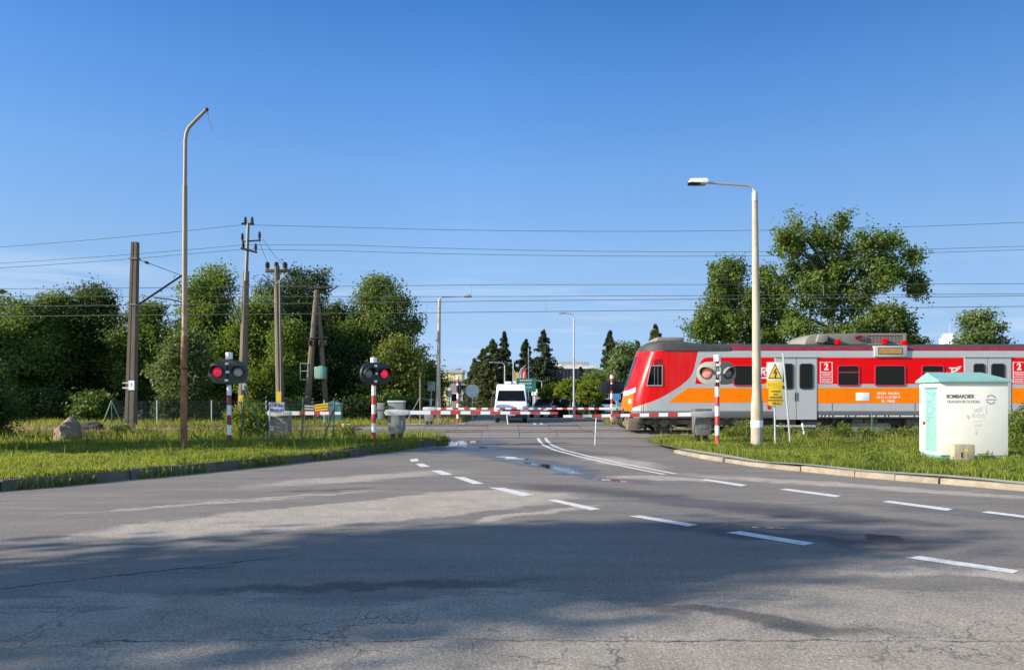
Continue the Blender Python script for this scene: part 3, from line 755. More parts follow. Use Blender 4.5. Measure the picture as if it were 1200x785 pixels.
rows = [(.75, HWD-.05), (.84, HWD), (1.06, HWD), (1.43, HWD), (1.94, HWD), (2.45, HWD), (2.96, HWD), (3.30, HWD), (3.43, HWD-.01)]
roofrows = [(3.43, HWD-.01), (3.50, HWD-.03), (3.60, HWD-.10), (3.67, HWD-.28), (3.74, HWD-.7), (3.78, .25)]
def plan(z, hw, n=14, Ln=.80, p=2.15):
    pts = [(TL, -hw)]
    for x in (20, 14, 9, 5, 3, 1.6): pts.append((x, -hw))
    arc = []
    for i in range(n*2+1):
        y = hw*math.sin(math.pi/2*(i/n-1))
        q = abs(y)/hw
        arc.append((xf(z)+Ln*(1-max(0, 1-q**p)**(1/p)), y))
    pts += arc
    for x in (1.6, 3, 5, 9, 14, 20): pts.append((x, hw))
    pts.append((TL, hw)); return pts
def loft(rws, mb, mi=0, capend=True, grow=0):
    o = len(mb.v); n = None
    for z, hw in rws:
        pl = plan(z, hw+grow); n = len(pl)
        mb.v += [(x, y, z) for x, y in pl]
    for i in range(len(rws)-1):
        for k in range(n-1):
            a = o+i*n+k; mb.f.append((a, a+1, a+1+n, a+n)); mb.m.append(mi)
        a = o+i*n; mb.f.append((a+n-1, a, a+n, a+2*n-1)); mb.m.append(mi)
    e = o+(len(rws)-1)*n
    mb.f.append(tuple(e+k for k in range(n))); mb.m.append(mi)
    mb.f.append(tuple(o+k for k in reversed(range(n)))); mb.m.append(mi)
    return mb
loft(rows, MB()).build('body', M['livery'], train, smooth=50)
rf = MB()
loft([(3.432, HWD-.015)]+[(z, h) for z, h in roofrows[1:3]], rf, 0); loft([(z+.003, h-.01) for z, h in roofrows[2:]], rf, 1)
rf.build('roof', [M['train_dark_red'], M['train_roof']], train, smooth=50)
# dark raised fairing above the cab
fa = MB(); ns = 9
for x, h, zt in ((.865, .42, 3.50), (.91, .68, 3.58), (1.05, 1.06, 3.70), (1.26, 1.335, 3.82), (1.7, 1.452, 3.89), (2.4, 1.46, 3.87), (3.2, 1.46, 3.76), (4.3, 1.44, 3.66)):
    zb = 3.434
    o = len(fa.v)
    for y, z in ((-h-.014, zb-.01), (-h-.01, zb+(zt-zb)*.45), (-h+.12, zb+(zt-zb)*.85), (-h*.6, zt), (0, zt+.02), (h*.6, zt), (h-.12, zb+(zt-zb)*.85), (h+.01, zb+(zt-zb)*.45), (h+.012, zb)):
        fa.v.append((x, y, z))
    if o:
        for k in range(ns-1): fa.f.append((o-ns+k, o-ns+k+1, o+k+1, o+k)); fa.m.append(0)
        fa.f.append((o-1, o-ns, o, o+ns-1)); fa.m.append(0)
fa.f.append(tuple(range(ns))); fa.m.append(0); fa.f.append(tuple(range(len(fa.v)-ns, len(fa.v)))); fa.m.append(0)
fa.build('cab_roof', M['train_roof'], train, smooth=40)
MB().box((tx(773), -.9, 3.86), (tx(806), .9, 4.02)).build('roof_hood', M['roof_unit'], train, bevel=.05)
# windscreen, a strip wrapped on the sloping front
ws = MB(); o = 0
for z in (2.0, 2.45, 2.96, 3.3):
    pl = [p for p in plan(z, HWD) if abs(p[1]) < .42]
    ws.v += [(x-.012, y, z) for x, y in pl]; n = len(pl)
for i in range(3):
    for k in range(n-1): ws.f.append((i*n+k, i*n+k+1, (i+1)*n+k+1, (i+1)*n+k)); ws.m.append(0)
ws.build('windscreen', M['glass_dark'], train)
# headlights
for s in (-1, 1):
    h = MB().disc((xf(1.5)+.155, s*.92, 1.42), .10, (1, -s*.45, 0), .05).build('headlight', M['lampglass'], train)
YS = -HWD   # side facing the road
def band(poly, mname, name='paint_band', d=.004):
    return MB().prism([(tx(a), tz(b_)) for a, b_ in poly], YS-d, YS+.003).build(name, M[mname], train, smooth=0)
def seg(x0, x1): return [(x0, 419), (x1, 419), (x1, 449.7), (x0, 449.7)]
band([(829,418.8),(825,419.8),(822,422.5),(820,427),(817.5,437),(814.5,449.7),(907,449.7),(907,418.8)], 'train_red')
band([(806,454.5),(800,458.8),(793,463.5),(783,471.5),(907,471.5),(907,454.5)], 'train_orange')
for x0, x1 in ((958,1129),(1185.5,1345),(1400,1500)):
    band(seg(x0, x1), 'train_red'); band([(x0,454.5),(x1,454.5),(x1,472.3),(x0,472.3)], 'train_orange')
band([(818,412.5),(1500,412.5),(1500,418.2),(822,418.2)], 'train_grey', 'cant_band', .003)
def window(x0, x1, y0, y1, slider=False, r=.07, frame='frame_red', parent=None, d=.012):
    a, b_, c, e = tx(x0), tx(x1), tz(y1), tz(y0)
    w_ = MB().prism(rr(a, b_, c, e, r), YS-d, YS+.002).build('window', M['glass_dark'], parent or train, smooth=0)
    fr = MB().ring(rr(a-.045, b_+.045, c-.05, e+.035, r+.03), rr(a+.002, b_-.002, c+.002, e-.002, r), YS-d-.012, YS+.001)
    if slider: fr.box((a+.003, YS-d-.012, tz(y0+.33*(y1-y0))-.02), (b_-.003, YS-d+.002, tz(y0+.33*(y1-y0))+.025))
    fr.build('frame', M[frame], w_, smooth=0)
    return w_
for x0, x1, sl_ in ((860.5,883,False),(982.5,1006,True),(1026,1060,False),(1081,1105,True),(1216,1240,True),(1262,1298,False),(1318,1340,True)):
    window(x0, x1, 429, 451, sl_)
# cab side window with slanted front edge and a louvre above
cw = MB().prism([(tx(763),tz(429)),(tx(775.5),tz(429)),(tx(775.5),tz(451)),(tx(758.5),tz(451))], YS-.012, YS+.002).build('cab_window', M['glass_dark'], train, smooth=0)
o_ = [(tx(762),tz(428)),(tx(776.5),tz(428)),(tx(776.5),tz(452.3)),(tx(757.3),tz(452.3))]; i_ = [(tx(763),tz(429)),(tx(775.5),tz(429)),(tx(775.5),tz(451)),(tx(758.5),tz(451))]
MB().ring(o_, i_, YS-.022, YS+.001).build('frame', M['frame_grey'], cw, smooth=0)
MB().box((tx(766.5),YS-.016,tz(450.5)), (tx(767.3),YS-.011,tz(429.5))).box((tx(770.5),YS-.016,tz(450.5)), (tx(771.3),YS-.011,tz(429.5))).build('mullion', M['dull_steel'], cw, smooth=0)
lv = MB()
for k in range(4): lv.box((tx(763),YS-.012,tz(426.5-1.7*k)), (tx(775.5),YS+.002,tz(425.6-1.7*k)))
lv.build('louvre', M['train_dark_red'], train, smooth=0)
for a_ in (751.4, 840, 975, 1072, 1128):
    MB().box((tx(a_),YS-.0055,tz(490) if a_ < 760 else tz(481)), (tx(a_)+.014,YS+.01,tz(409) if a_ < 760 else tz(472.6))).build('panel_seam', M['rubber'], train, smooth=0)
# doors
def door_pair(xa, xm, xb):
    for x0, x1 in ((xa, xm-.35), (xm+.35, xb)):
        dmb = MB().prism([(tx(x0),tz(491.5)),(tx(x1),tz(491.5)),(tx(x1),tz(419)),(tx(x0),tz(419))], YS-.02, YS-.0005)
        dr = dmb.build('door', M['train_grey'], train, bevel=.006, smooth=0)
        if x0 == xa: wx0, wx1 = x1-15.5, x1-4.5
        else: wx0, wx1 = x0+4.5, x0+18
        window(wx0, wx1, 427, 454.5, False, .08, 'rubber', dr, .03)
        MB().box((tx(x0)+.02 if x0 != xa else tx(x1)-.05,YS-.032,tz(470)), (tx(x0)+.05 if x0 != xa else tx(x1)-.02,YS-.018,tz(460))).build('handle', M['dark_steel'], dr, smooth=0)
    MB().box((tx(xm)-.02,YS-.014,tz(491.5)), (tx(xm)+.02,YS+.001,tz(419))).build('door_seal', M['rubber'], train, smooth=0)
    MB().box((tx(xa)-.03,YS-.05,tz(419)), (tx(xb)+.03,YS+.001,tz(418))).build('rain_gutter', M['frame_grey'], train, smooth=0)
    MB().box((tx(xa)+.05,YS-.16,tz(500)), (tx(xb)-.1,YS+.1,tz(498))).build('step', M['train_grey'], train, smooth=0)
door_pair(908, 933, 957); door_pair(1130, 1157.5, 1184.5); door_pair(1347, 1372, 1398)
# markings
def class_sign(x0):
    mb = MB(); mb.ring([(tx(x0),tz(424)),(tx(x0+14.5),tz(424)),(tx(x0+14.5),tz(448.5)),(tx(x0),tz(448.5))], [(tx(x0+.7),tz(424.7)),(tx(x0+13.8),tz(424.7)),(tx(x0+13.8),tz(447.8)),(tx(x0+.7),tz(447.8))], YS-.008, YS-.003)
    for y in (435.5, 441.5): mb.box((tx(x0+.7),YS-.008,tz(y+.6)), (tx(x0+13.8),YS-.003,tz(y)))
    for i, y in enumerate((437.2, 439.2, 443.6, 445.6)):
        rng = random.Random(i); x = x0+2
        while x < x0+12: 
            q = rng.uniform(.8, 1.9); mb.box((tx(x),YS-.007,tz(y+.9)), (tx(min(x+q, x0+12.6)),YS-.003,tz(y))); x += q+.5
    s_ = mb.build('class_sign', M['white'], train, smooth=0)
    text('2', .36, M['white'], s_, (tx(x0+7.2), YS-.006, tz(430)), align='CENTER', bold=.012)
class_sign(961); class_sign(1187)
def logo(x):
    mb = MB()
    for poly in ([(0,0),(9,0),(11,1.2),(11,3.6),(9,4.8),(6.2,5),(6.2,3.6),(8.6,3.4),(9.2,2.6),(8.6,1.6),(1.4,1.5)], [(4.2,4.2),(6.2,3.8),(9.4,9.6),(7.6,9.6)], [(3.2,1.4),(5,1.4),(4.2,9.6),(3.2,8)], [(10,-.8),(15.2,-1.6),(14,.2),(11.2,.6)], [(11.2,1.2),(14,.8),(13,2.4),(11.4,2.6)]):
        mb.prism([(tx(x+a),tz(430.5+b_)) for a, b_ in poly], YS-.007, YS-.003)
    mb.build('logo', M['white'], train, smooth=0)
logo(888.5); logo(1111.5)
for x in (890, 1113):
    MB().box((tx(x), YS-.007, tz(443.5)), (tx(x+9), YS-.003, tz(442))).build('logo_line', M['white'], train, smooth=0)
MB().box((tx(1003),YS-.012,tz(469.5)), (tx(1019),YS-.003,tz(460))).build('number_plate', M['white'], train, bevel=.004)
for k, s_ in enumerate(('REGIO  POLSKA', '94 51 2 122 008-8', 'PL - PREG')):
    text(s_, .125, M['white'], train, (tx(1041), YS-.006, tz(461+4.6*k)), align='CENTER', bold=.003)
mb = MB(); rng = random.Random(5); x = 960
while x < 1076:
    q = rng.uniform(.6, 2.6); mb.box((tx(x),YS-.004,tz(488.2)), (tx(x+q),YS+.002,tz(486.8))); x += q+rng.choice((.5, .6, 2.5))
mb.build('data_line', M['white'], train, smooth=0)
MB().box((tx(899),YS-.02,tz(479)), (tx(902.5),YS,tz(473.5))).build('side_lamp', M['train_red'], train, bevel=.006)
# destination display
db = MB().box((tx(1024),YS-.07,tz(418.2)), (tx(1062),YS+.12,tz(405.3))).build('display_box', M['train_grey'], train, bevel=.012)
MB().box((tx(1028),YS-.078,tz(415.2)), (tx(1056.5),YS-.068,tz(407.3))).build('display_bezel', M['rubber'], db, smooth=0)
MB().box((tx(1028.8),YS-.083,tz(414.5)), (tx(1055.7),YS-.076,tz(408))).build('display_panel', M['amber'], db, smooth=0)
# roof gear: long cover, open grille, folded bracket, red insulators
Z0 = tz(402.6)
cvb = MB().prism([(tx(949),tz(402.5)),(tx(950),tz(397)),(tx(954),tz(392.5)),(tx(960),tz(390.2)),(tx(1024),tz(389)),(tx(1024),tz(402.5))], -.95, .95)
cvb.build('roof_equipment_cover', M['roof_unit'], train, bevel=.03)
MB().prism([(tx(961),tz(400)),(tx(964),tz(391)),(tx(975),tz(391.5)),(tx(974),tz(399)),(tx(968),tz(401))], -1.12, -.94).build('roof_bracket', M['roof_unit'], train, bevel=.02)
MB().prism([(tx(973),tz(402)),(tx(974),tz(393)),(tx(990),tz(402))], -1.05, -.94).build('roof_bracket', M['dark_steel'], train, bevel=.01)
gl = MB().box((tx(1024.3),-.86,tz(402.5)), (tx(1069),.86,tz(389.6)))
gl.build('resistor_box', M['dark_steel'], train, bevel=.01)
gr_ = MB()
for k in range(27): gr_.box((tx(1025+1.64*k),-.94,tz(401.6)), (tx(1025.7+1.64*k),-.87,tz(391.5)))
gr_.box((tx(1024),-.96,tz(391.6)), (tx(1070),-.865,tz(389.2))); gr_.box((tx(1024),-.96,tz(402.8)), (tx(1070),-.865,tz(401.4)))
gr_.box((tx(1066),-.97,tz(401.4)), (tx(1069.5),-.865,tz(391.6)))
gr_.build('resistor_grille', M['roof_unit'], train, smooth=0)
for x, y in ((987, 399.3), (1043, 398.5), (1066, 401)):
    MB().lathe([(.0, 0), (.12, 0), (.09, .04), (.13, .07), (.09, .11), (.12, .15), (.07, .19), (.0, .2)], 12, 0, (tx(x), -1.05, tz(y)-.1)).build('insulator', M['train_red'], train)
ps = MB().tube([(tx(1008), -1.0, tz(394)), (tx(1016), -1.0, tz(392.5))], .06, 8).tube([(tx(1010), -1.0, tz(396)), (tx(1022), -1.0, tz(398))], .03, 6)
ps.build('pantograph_foot', M['train_dark_red'], train)
MB().prism([(tx(856),tz(404.5)),(tx(858),tz(401.5)),(tx(876),tz(401)),(tx(880),tz(404.5))], -.9, .6).build('roof_box', M['train_dark_red'], train, bevel=.02)
# underframe
MB().box((tx(760), -.95, .45), (TL, .95, .76)).build('underframe', M['dark_steel'], train, smooth=0)
def bogie(xc):
    bg_ = MB()
    for s in (-1, 1):
        bg_.box((xc-2.35, s*1.06-.08, .50), (xc+2.35, s*1.06+.08, .70)); bg_.box((xc-.5, s*1.06-.1, .32), (xc+.5, s*1.06+.1, .50))
    bg_.box((xc-.3, -1.0, .4), (xc+.3, 1.0, .6))
    b0 = bg_.build('bogie', M['brown_grime'], train, bevel=.02)
    for dx in (-1.45, 1.45):
        wm = MB()
        for s in (-.76, .76):
            wm.tube([(xc+dx, s-.07*(1 if s > 0 else -1), .60), (xc+dx, s+.065*(1 if s > 0 else -1), .60)], .43, 28)
            wm.tube([(xc+dx, s-.09, .60), (xc+dx, s+.09, .60)], .34, 28)
        wm.tube([(xc+dx, -.75, .60), (xc+dx, .75, .60)], .08, 10)
        wh = wm.build('wheelset', M['wheel_steel'], b0)
        for s in (-1, 1):
            MB().tube([(xc+dx, s*.9, .58), (xc+dx, s*1.2, .58)], [.19, .17], 16).build('axle_box', M['brown_grime'], b0, bevel=.01)
            for k in (-.38, .38):
                sp = MB().lathe([(0, 0), (.15, 0), (.15, .04)]+[(.125+.025*math.cos(i*math.pi), .05+.028*i) for i in range(9)]+[(.15, .31), (.15, .34), (0, .34)], 14, 0, (xc+dx+k, s*1.08, .42))
                sp.tube([(xc+dx+k, s*1.08, .42), (xc+dx+k*.8, s*1.08, .22)], [.06, .03], 8)
                sp.build('spring', M['brown_grime'], b0)
bogie(tx(780)+1.45); bogie(tx(1330))
boxm = mat('underfloor_box_grey', (.16, .16, .145), .7, var=.2, dirt=(.09, .07, .05), damt=.5)
for x0, x1, y0, y1, d in ((1002,1047,496,510,.9),(1075,1100,495,508,.9),(1110,1150,496,509,.8),(940,968,494,506,.7)): MB().box((tx(x0),-d-.3,tz(y1)), (tx(x1),d,tz(y0))).build('equipment_box', boxm, train, bevel=.02)
cbx = MB()
rng = random.Random(4)
for k in range(16):
    x = rng.uniform(tx(890), TL-1); cbx.tube([(x, -1.1, .72), (x+rng.uniform(-.2, .2), -1.12, .5), (x+rng.uniform(-.4, .4), -1.1, .3)], .035, 6)
for k in range(12):
    x = rng.uniform(tx(900), TL-1.5); q = rng.uniform(.2, .7); cbx.box((x, -1.15, rng.uniform(.25, .45)), (x+q, -.7, .72))
cbx.tube([(tx(990), -1.15, .33), (tx(1240), -1.15, .30)], .03, 6)
cbx.build('pipework', M['brown_grime'], train, smooth=30)
MB().box((tx(749.5), -1.42, .36), (tx(753.5), -1.2, .76)).box((tx(747), -1.44, .34), (tx(756), -1.1, .39)).box((tx(747), -1.44, .54), (tx(756), -1.1, .58)).build('cab_step', M['dark_steel'], train, bevel=.01)
MB().tube([(.5, 0, .85), (.05, 0, .85)], .12, 10).box((-.02, -.16, .7), (.18, .16, 1.0)).build('coupler', M['dark_steel'], train, bevel=.01)
for y in (-.75, -.3, .3):
    MB().tube([(.3, y, .8), (.12, y, .76), (.07, y, .5), (.2, y+.02, .34), (.35, y+.04, .5)], .035, 7).build('brake_hose', M['rubber'], train)
for s in (-1, 1):
    MB().tube([(.5, s*.88, .92), (.15, s*.88, .92)], .1, 12).tube([(.15, s*.88, .92), (.11, s*.88, .92)], .2, 18).build('buffer', M['dark_steel'], train)
MB().prism([(.25,.30),(.8,.30),(.9,.75),(.3,.75)], -1.2, 1.2).build('snow_plough', M['brown_grime'], train, bevel=.02)
MB().tube([(tx(922), -1.5, tz(499)), (tx(944), -1.45, tz(508.5))], .03, 6).build('step_strut', M['train_grey'], train)

# ------------------------------------------------------------------ crossing signals
def signal(loc, yaw, label, board, lensA, lensB, redm='red_sig', vee=0, hz=2.12, lean=0, headw=1.16, top=2.78, head_lift=0, box=False, back=False):
    t = thing('crossing_signal', label, 'crossing signal', loc, 0, 'warning light signals at the level crossing')
    pm = MB(); zs = [-.1]+[.30*k for k in range(1, 40) if .30*k < top-.22]+[top-.2]
    for i, (a, b_) in enumerate(zip(zs, zs[1:])): pm.tube([(0,0,a),(0,0,b_)], .068, 14, 0 if i % 2 == 0 else 1, caps=False)
    post = pm.build('post', [M[redm], M['white_sig']], t)
    post.rotation_euler = (0, lean, 0)
    MB().tube([(0,0,top-.22),(0,0,top-.20),(0,0,top-.01),(0,0,top)], [.07,.105,.105,.09], 14).build('post_cap', M['white_sig'], post)
    hd = MB(); hw = headw/2; r = .355
    def half(s):
        pts = [(0, -r), (0, r)]; c = hw-r
        arc = [(s*(c+r*math.sin(R(a))), r*math.cos(R(a))) for a in range(0, 181, 12)]
        return ([(0, r)]+arc+[(0, -r)])
    for s in (-1, 1):
        k = MB().prism(half(s), -.16, -.06)
        m = Matrix.Rotation(s*vee, 4, 'Z')
        hd.add([m @ Vector(v) for v in k.v], k.f)
    hd.box((-.09,-.06,-.2), (.09,.07,.2))
    h = hd.build('signal_head', M[board], post, (0,0,hz), (0,0,yaw), bevel=.015, smooth=45)
    for s, ln in ((-1, lensA), (1, lensB)):
        m = Matrix.Rotation(s*vee, 4, 'Z'); c = m @ Vector((s*.29, 0, 0)); d = m @ Vector((0, -1, 0))
        rot = (0, 0, s*vee)
        lm = MB()
        pr = [(0, .055), (.06, .05), (.11, .035), (.14, .01), (.14, 0)]
        for q, z in pr: pass
        lm.lathe([(.14, 0), (.14, .012), (.11, .035), (.06, .05), (.001, .055)], 20)
        o = lm.build('lens', M[ln], h, (c+d*.162), (R(90), 0, s*vee))
        rim = MB().lathe([(.145, -.02), (.185, -.02), (.185, .03), (.145, .03), (.145, -.02)], 22)
        rim.build('lens_rim', M['black_board'], h, (c+d*.158), (R(90), 0, s*vee))
        vz = MB(); n = 14; o_ = 0
        for rad in (.20, .187):
            for i in range(n+1):
                a = R(-8+196*i/n)
                lenf = .24*(.35+.65*math.sin(max(0, min(math.pi, a))))
                vz.v += [(rad*math.cos(a), 0, rad*math.sin(a)), (rad*math.cos(a), -lenf, rad*math.sin(a)*.97)]
        for q in range(2):
            for i in range(n):
                a = q*(2*n+2)+2*i; vz.f.append((a, a+1, a+3, a+2)); vz.m.append(0)
        for i in range(n):
            a = 2*i+1; b_ = 2*n+2+2*i+1; vz.f.append((a, a+2, b_+2, b_)); vz.m.append(0)
        vz.build('visor', M[board], h, (c+d*.16), rot, smooth=40)
    for x, z in ((-.02, .25), (-.03, -.25), (.0, 0)) if not back else ():
        MB().box((x-.05,-.168,z-.035), (x+.05,-.158,z+.035)).build('sticker', M['white'], h, smooth=0)
    MB().tube([(0,0,-.05),(0,0,.02)], [.16,.13], 14).build('post_base', M['concrete'], t)
    if box: MB().box((.12,-.08,1.02), (.34,.12,1.26)).box((.13,-.06,.72), (.32,.10,1.0)).box((.05,-.03,.9), (.14,.03,1.15)).build('junction_box', M['housing'], t, bevel=.015)
    return t
signal(G(268.5, 521, .15), R(4), 'crossing signal with charcoal head and red left lamp lit, beside the rusty lamp post', 'charcoal_board', 'lens_red', 'lens_grey', 'maroon_sig', top=2.80, hz=2.20, vee=R(6))
signal(G(438, 517.5, .15), R(42), 'crossing signal with black head turned sideways and its right lamp glowing red', 'black_board', 'lens_dull', 'lens_red', top=2.72, hz=2.2, headw=1.12, box=True)
signal(G(840.5, 521, .11), R(-4), 'crossing signal with pale grey head in front of the train', 'grey_board', 'lens_pink', 'lens_dull', top=2.80, hz=2.23, vee=R(28), lean=R(-.0), headw=1.22)
signal((P(536.5,465,44.5).x, 44.5, 0), R(98), 'striped crossing signal post beyond the tracks in front of the blue round sign', 'black_board', 'lens_dull', 'lens_dull', top=2.85, hz=2.1, back=True)
signal((P(717,465,42.5).x, 42.5, 0), R(180), 'crossing signal seen from behind with black round backed head, near the train front', 'black_board', 'lens_dull', 'lens_dull', top=2.85, hz=2.15, headw=1.5, back=True)

# ------------------------------------------------------------------ barriers
def barrier(loc, dirx, length, zb, label, hous, first_white=2.2, seg_r=.33, seg_w=.31, dims=(.52,.5,1.0), hz0=.28, th=.13, drop=None, dips=0, tail=.25, rz=0, hname='housing', lid=None, tip_drop=0, group='crossing barriers'):
    t = thing('crossing_barrier', label, 'barrier', loc, rz, group)
    w_, d_, h_ = dims
    hm = MB().prism([(-w_/2,hz0+.12),(-w_/2+.06,hz0),(w_/2-.06,hz0),(w_/2,hz0+.12),(w_/2,hz0+h_),(-w_/2,hz0+h_)], -d_/2, d_/2)
    ho = hm.build('housing', M[hous], t, bevel=.02)
    MB().box((-w_/2-.02,-d_/2-.02,hz0+h_), (w_/2+.02,d_/2+.02,hz0+h_+.06)).build('lid', M[lid or hous], ho, bevel=.015)
    MB().box((-w_*.28,-.012-d_/2,hz0+.2), (w_*.28,-d_/2+.004,hz0+h_-.25)).build('hatch', M[hous], ho, bevel=.006)
    for s in (-1, 1):
        MB().box((s*w_*.25-.06,-.09,-.05), (s*w_*.25+.06,.09,hz0+.02)).build('foot', M['dark_steel'], t, bevel=.01)
    yb = -d_/2-.13
    MB().tube([(0,yb+.14,zb),(0,yb-.05,zb)], .07, 14).build('pivot', M['dark_steel'], t)
    bm_ = MB(); xs = [-tail, first_white]; cols = [0]; x = first_white; k = 0
    while x < length-.05:
        x += seg_r if k % 2 == 0 else seg_w; k += 1
        xs.append(min(x, length)); cols.append(1 if k % 2 == 1 else 0)
    def hh(x): return th*(1-.42*max(0, x)/length)
    def zz(x): return zb-tip_drop*max(0, x)/length
    for (a, b_), c in zip(zip(xs, xs[1:]), cols):
        ha, hb = hh(a)/2, hh(b_)/2; y0, y1 = yb-.04, yb+.02
        vs_ = [(dirx*a,y0,zz(a)-ha),(dirx*b_,y0,zz(b_)-hb),(dirx*b_,y0,zz(b_)+hb),(dirx*a,y0,zz(a)+ha),(dirx*a,y1,zz(a)-ha),(dirx*b_,y1,zz(b_)-hb),(dirx*b_,y1,zz(b_)+hb),(dirx*a,y1,zz(a)+ha)]
        bm_.add(vs_, [(0,1,2,3),(4,7,6,5),(0,4,5,1),(3,2,6,7),(0,3,7,4),(1,5,6,2)], c)
    bo = bm_.build('boom', [M['white_sig'], M['red_sig']], t, smooth=0)
    cw_ = MB().prism([(dirx*a, zb+b_) for a, b_ in [(-tail-.05,-.09),(-tail-.09,0),(-tail-.05,.09),(0,.10),(.45,.072),(.45,-.072),(0,-.10)]], yb-.055, yb-.03)
    cw_.build('boom_clamp', M['housing_light'] if hous != 'rusty_grey' else M['grey_paint'], bo, bevel=.008)
    if drop:
        dx, zl_ = drop
        MB().tube([(dirx*dx, yb-.01, zz(dx)-.04), (dirx*(dx+.04), yb-.01, zl_)], .016, 7).build('drop_rod', M['white_sig'], bo)
    return t
lp = G(465, 517, .14); lp.y = 24.2; lp.x = (465-600)/F*24.2; lp.z = .10
barrier(lp, 1, 5.25, 1.0, 'crossing barrier with tall light grey housing and long boom over the near lane', 'housing', first_white=1.15, drop=(3.6, .62), lid='housing_light', tip_drop=.02, dims=(.5,.5,1.02), hz0=.30)
rp = Vector((P(822, 465, 23.7).x, 23.7, .08))
barrier(rp, -1, 4.45, .98, 'crossing barrier with dark rust streaked housing beside the train', 'rusty_grey', first_white=.85, seg_r=.31, seg_w=.29, dims=(.50,.5,.78), hz0=.30, drop=(3.42, .0), tip_drop=.07)
pp = Vector((P(329, 465, 25.4).x, 25.4, .12))
barrier(pp, 1, 2.15, .93, 'short footpath barrier with rounded grey housing behind the green fence', 'housing', first_white=.75, seg_r=.2, seg_w=.3, dims=(.62,.45,.62), hz0=.16, th=.15, lid='housing')
flp = Vector((P(503, 465, 42.6).x, 42.6, 0))
barrier(flp, 1, 6.0, .93, 'far barrier beyond the tracks with boom in front of the van', 'housing', first_white=.7, seg_r=.33, seg_w=.34, th=.14, dims=(.5,.4,.5), hz0=.2)
frp = Vector((P(722, 465, 41.5).x, 41.5, 0))
barrier(frp, -1, 4.4, .95, 'far barrier beyond the tracks with boom in front of the globe trees', 'housing', first_white=1.0, seg_r=.28, seg_w=.31, th=.14, dims=(.5,.5,.7), hz0=.2)

# ------------------------------------------------------------------ lamp posts
def uz(px, py, Y): return EYE-(py-HZ)/F*Y
# old rusty post without a lantern
lb = G(215.5, 527, .15); Y = lb.y
t = thing('lamp_post', 'tall rusty lamp post without a lantern, its bent arm trailing a loose cable', 'lamp post', lb)
def lz(py): return uz(0, py, Y)-.15
def lx(px): return P(px, 465, Y).x-lb.x
MB().tube([(0,0,-.1),(0,0,lz(420)),(lx(216.2),0,lz(395)),(lx(216.2),0,lz(393))], [.092,.088,.085,.07], 14).build('lower_pole', M['rust'], t)
MB().tube([(lx(216.2),0,lz(394)),(lx(216.4),0,lz(352)),(lx(216.8),0,lz(218))], [.072,.070,.062], 14, mis=[1,0]).build('middle_pole', [M['cream_paint'], M['cream_rusty']], t)
MB().tube([(lx(216.8),0,lz(219)),(lx(217.2),0,lz(165)),(lx(218.2),0,lz(157)),(lx(221,),0,lz(150)),(lx(226),0,lz(144.5)),(lx(242.5),0,lz(128))], [.05,.048,.048,.048,.046,.042], 12).build('arm', M['cream_paint'], t)
MB().tube([(lx(241.5),0,lz(129)),(lx(243.5),0,lz(127))], .05, 10).build('arm_end', M['rubber'], t)
MB().tube([(lx(243),0,lz(128)),(lx(244),0,lz(136)),(lx(244.8),0,lz(143)),(lx(247),0,lz(147)),(lx(248.8),0,lz(153))], .009, 5).build('loose_cable', M['wire'], t)
MB().tube([(lx(216),0,lz(433)),(lx(216),0,lz(431))], .095, 14).build('band', M['rubber'], t)

def concrete_lamp(base, px, pytop, pyarm, pxl, pyl, Y, rad, label, side, sticker=False):
    t = thing('street_lamp', label, 'street lamp', base, 0, None)
    z = lambda py: uz(0, py, Y)-base.z
    x = lambda p_: P(p_, 465, Y).x-base.x
    r0, r1, r2, r3 = rad
    MB().tube([(0,0,-.1),(0,0,1.25),(0,0,1.6),(x(px),0,z(pytop))], [r0,r0*.97,r1,r2], 18).build('pole', M['concrete'], t)
    MB().tube([(x(px),0,z(pytop)-.05),(x(px),0,z(pytop)+.22),(x(px),0,z(pytop)+.26)], [r2+.012,r2+.005,r3], 12).build('sleeve', M['galv'], t)
    s = side
    zt = z(pyarm)
    MB().tube([(x(px),0,z(pytop)+.2),(x(px),0,zt-.22),(x(px)+s*.05,0,zt-.07),(x(px)+s*.18,0,zt),(x(pxl)-s*.45,0,z(pyl))], [r3,r3,r3,r3,r3*.8], 8).build('arm', M['galv'], t)
    lx_, lz_ = x(pxl), z(pyl)
    body = MB().prism([(lx_-s*.02-s*.02, lz_-.02),(lx_-s*.06, lz_+.09),(lx_-s*.55, lz_+.10),(lx_-s*.62,lz_+.02),(lx_-s*.55,lz_-.05)], -.14, .14)
    la = body.build('lantern', M['white'] if sticker else M['grey_paint'], t, bevel=.02)
    MB().prism([(lx_, lz_-.02),(lx_-s*.02,lz_-.07),(lx_-s*.35,lz_-.075),(lx_-s*.38,lz_-.045)], -.12, .12).build('diffuser', M['glass_dark'], la, bevel=.01)
    MB().prism([(lx_-s*.36,lz_-.045),(lx_-s*.38,lz_-.085),(lx_-s*.54,lz_-.07),(lx_-s*.55,lz_-.046)], -.11, .11).build('gear_cover', M['grey_paint'], la, bevel=.01)
    if sticker: MB().tube([(0,0,z(500.5)),(0,0,z(492.5))], r0*1.01, 18).build('sticker', M['white'], t)
    return t
rb = G(887, 523, .12)
concrete_lamp(rb, 884.6, 234, 217.5, 806, 214, rb.y, (.178,.135,.082,.04), 'tall concrete street lamp with white lantern standing in front of the train', -1, True)
mb_ = Vector((P(513.5,465,47.5).x, 47.5, 0))
concrete_lamp(mb_, 515, 355, 348, 553, 347, 47.5, (.19,.14,.09,.05), 'concrete street lamp beyond the tracks near the striped post', 1)
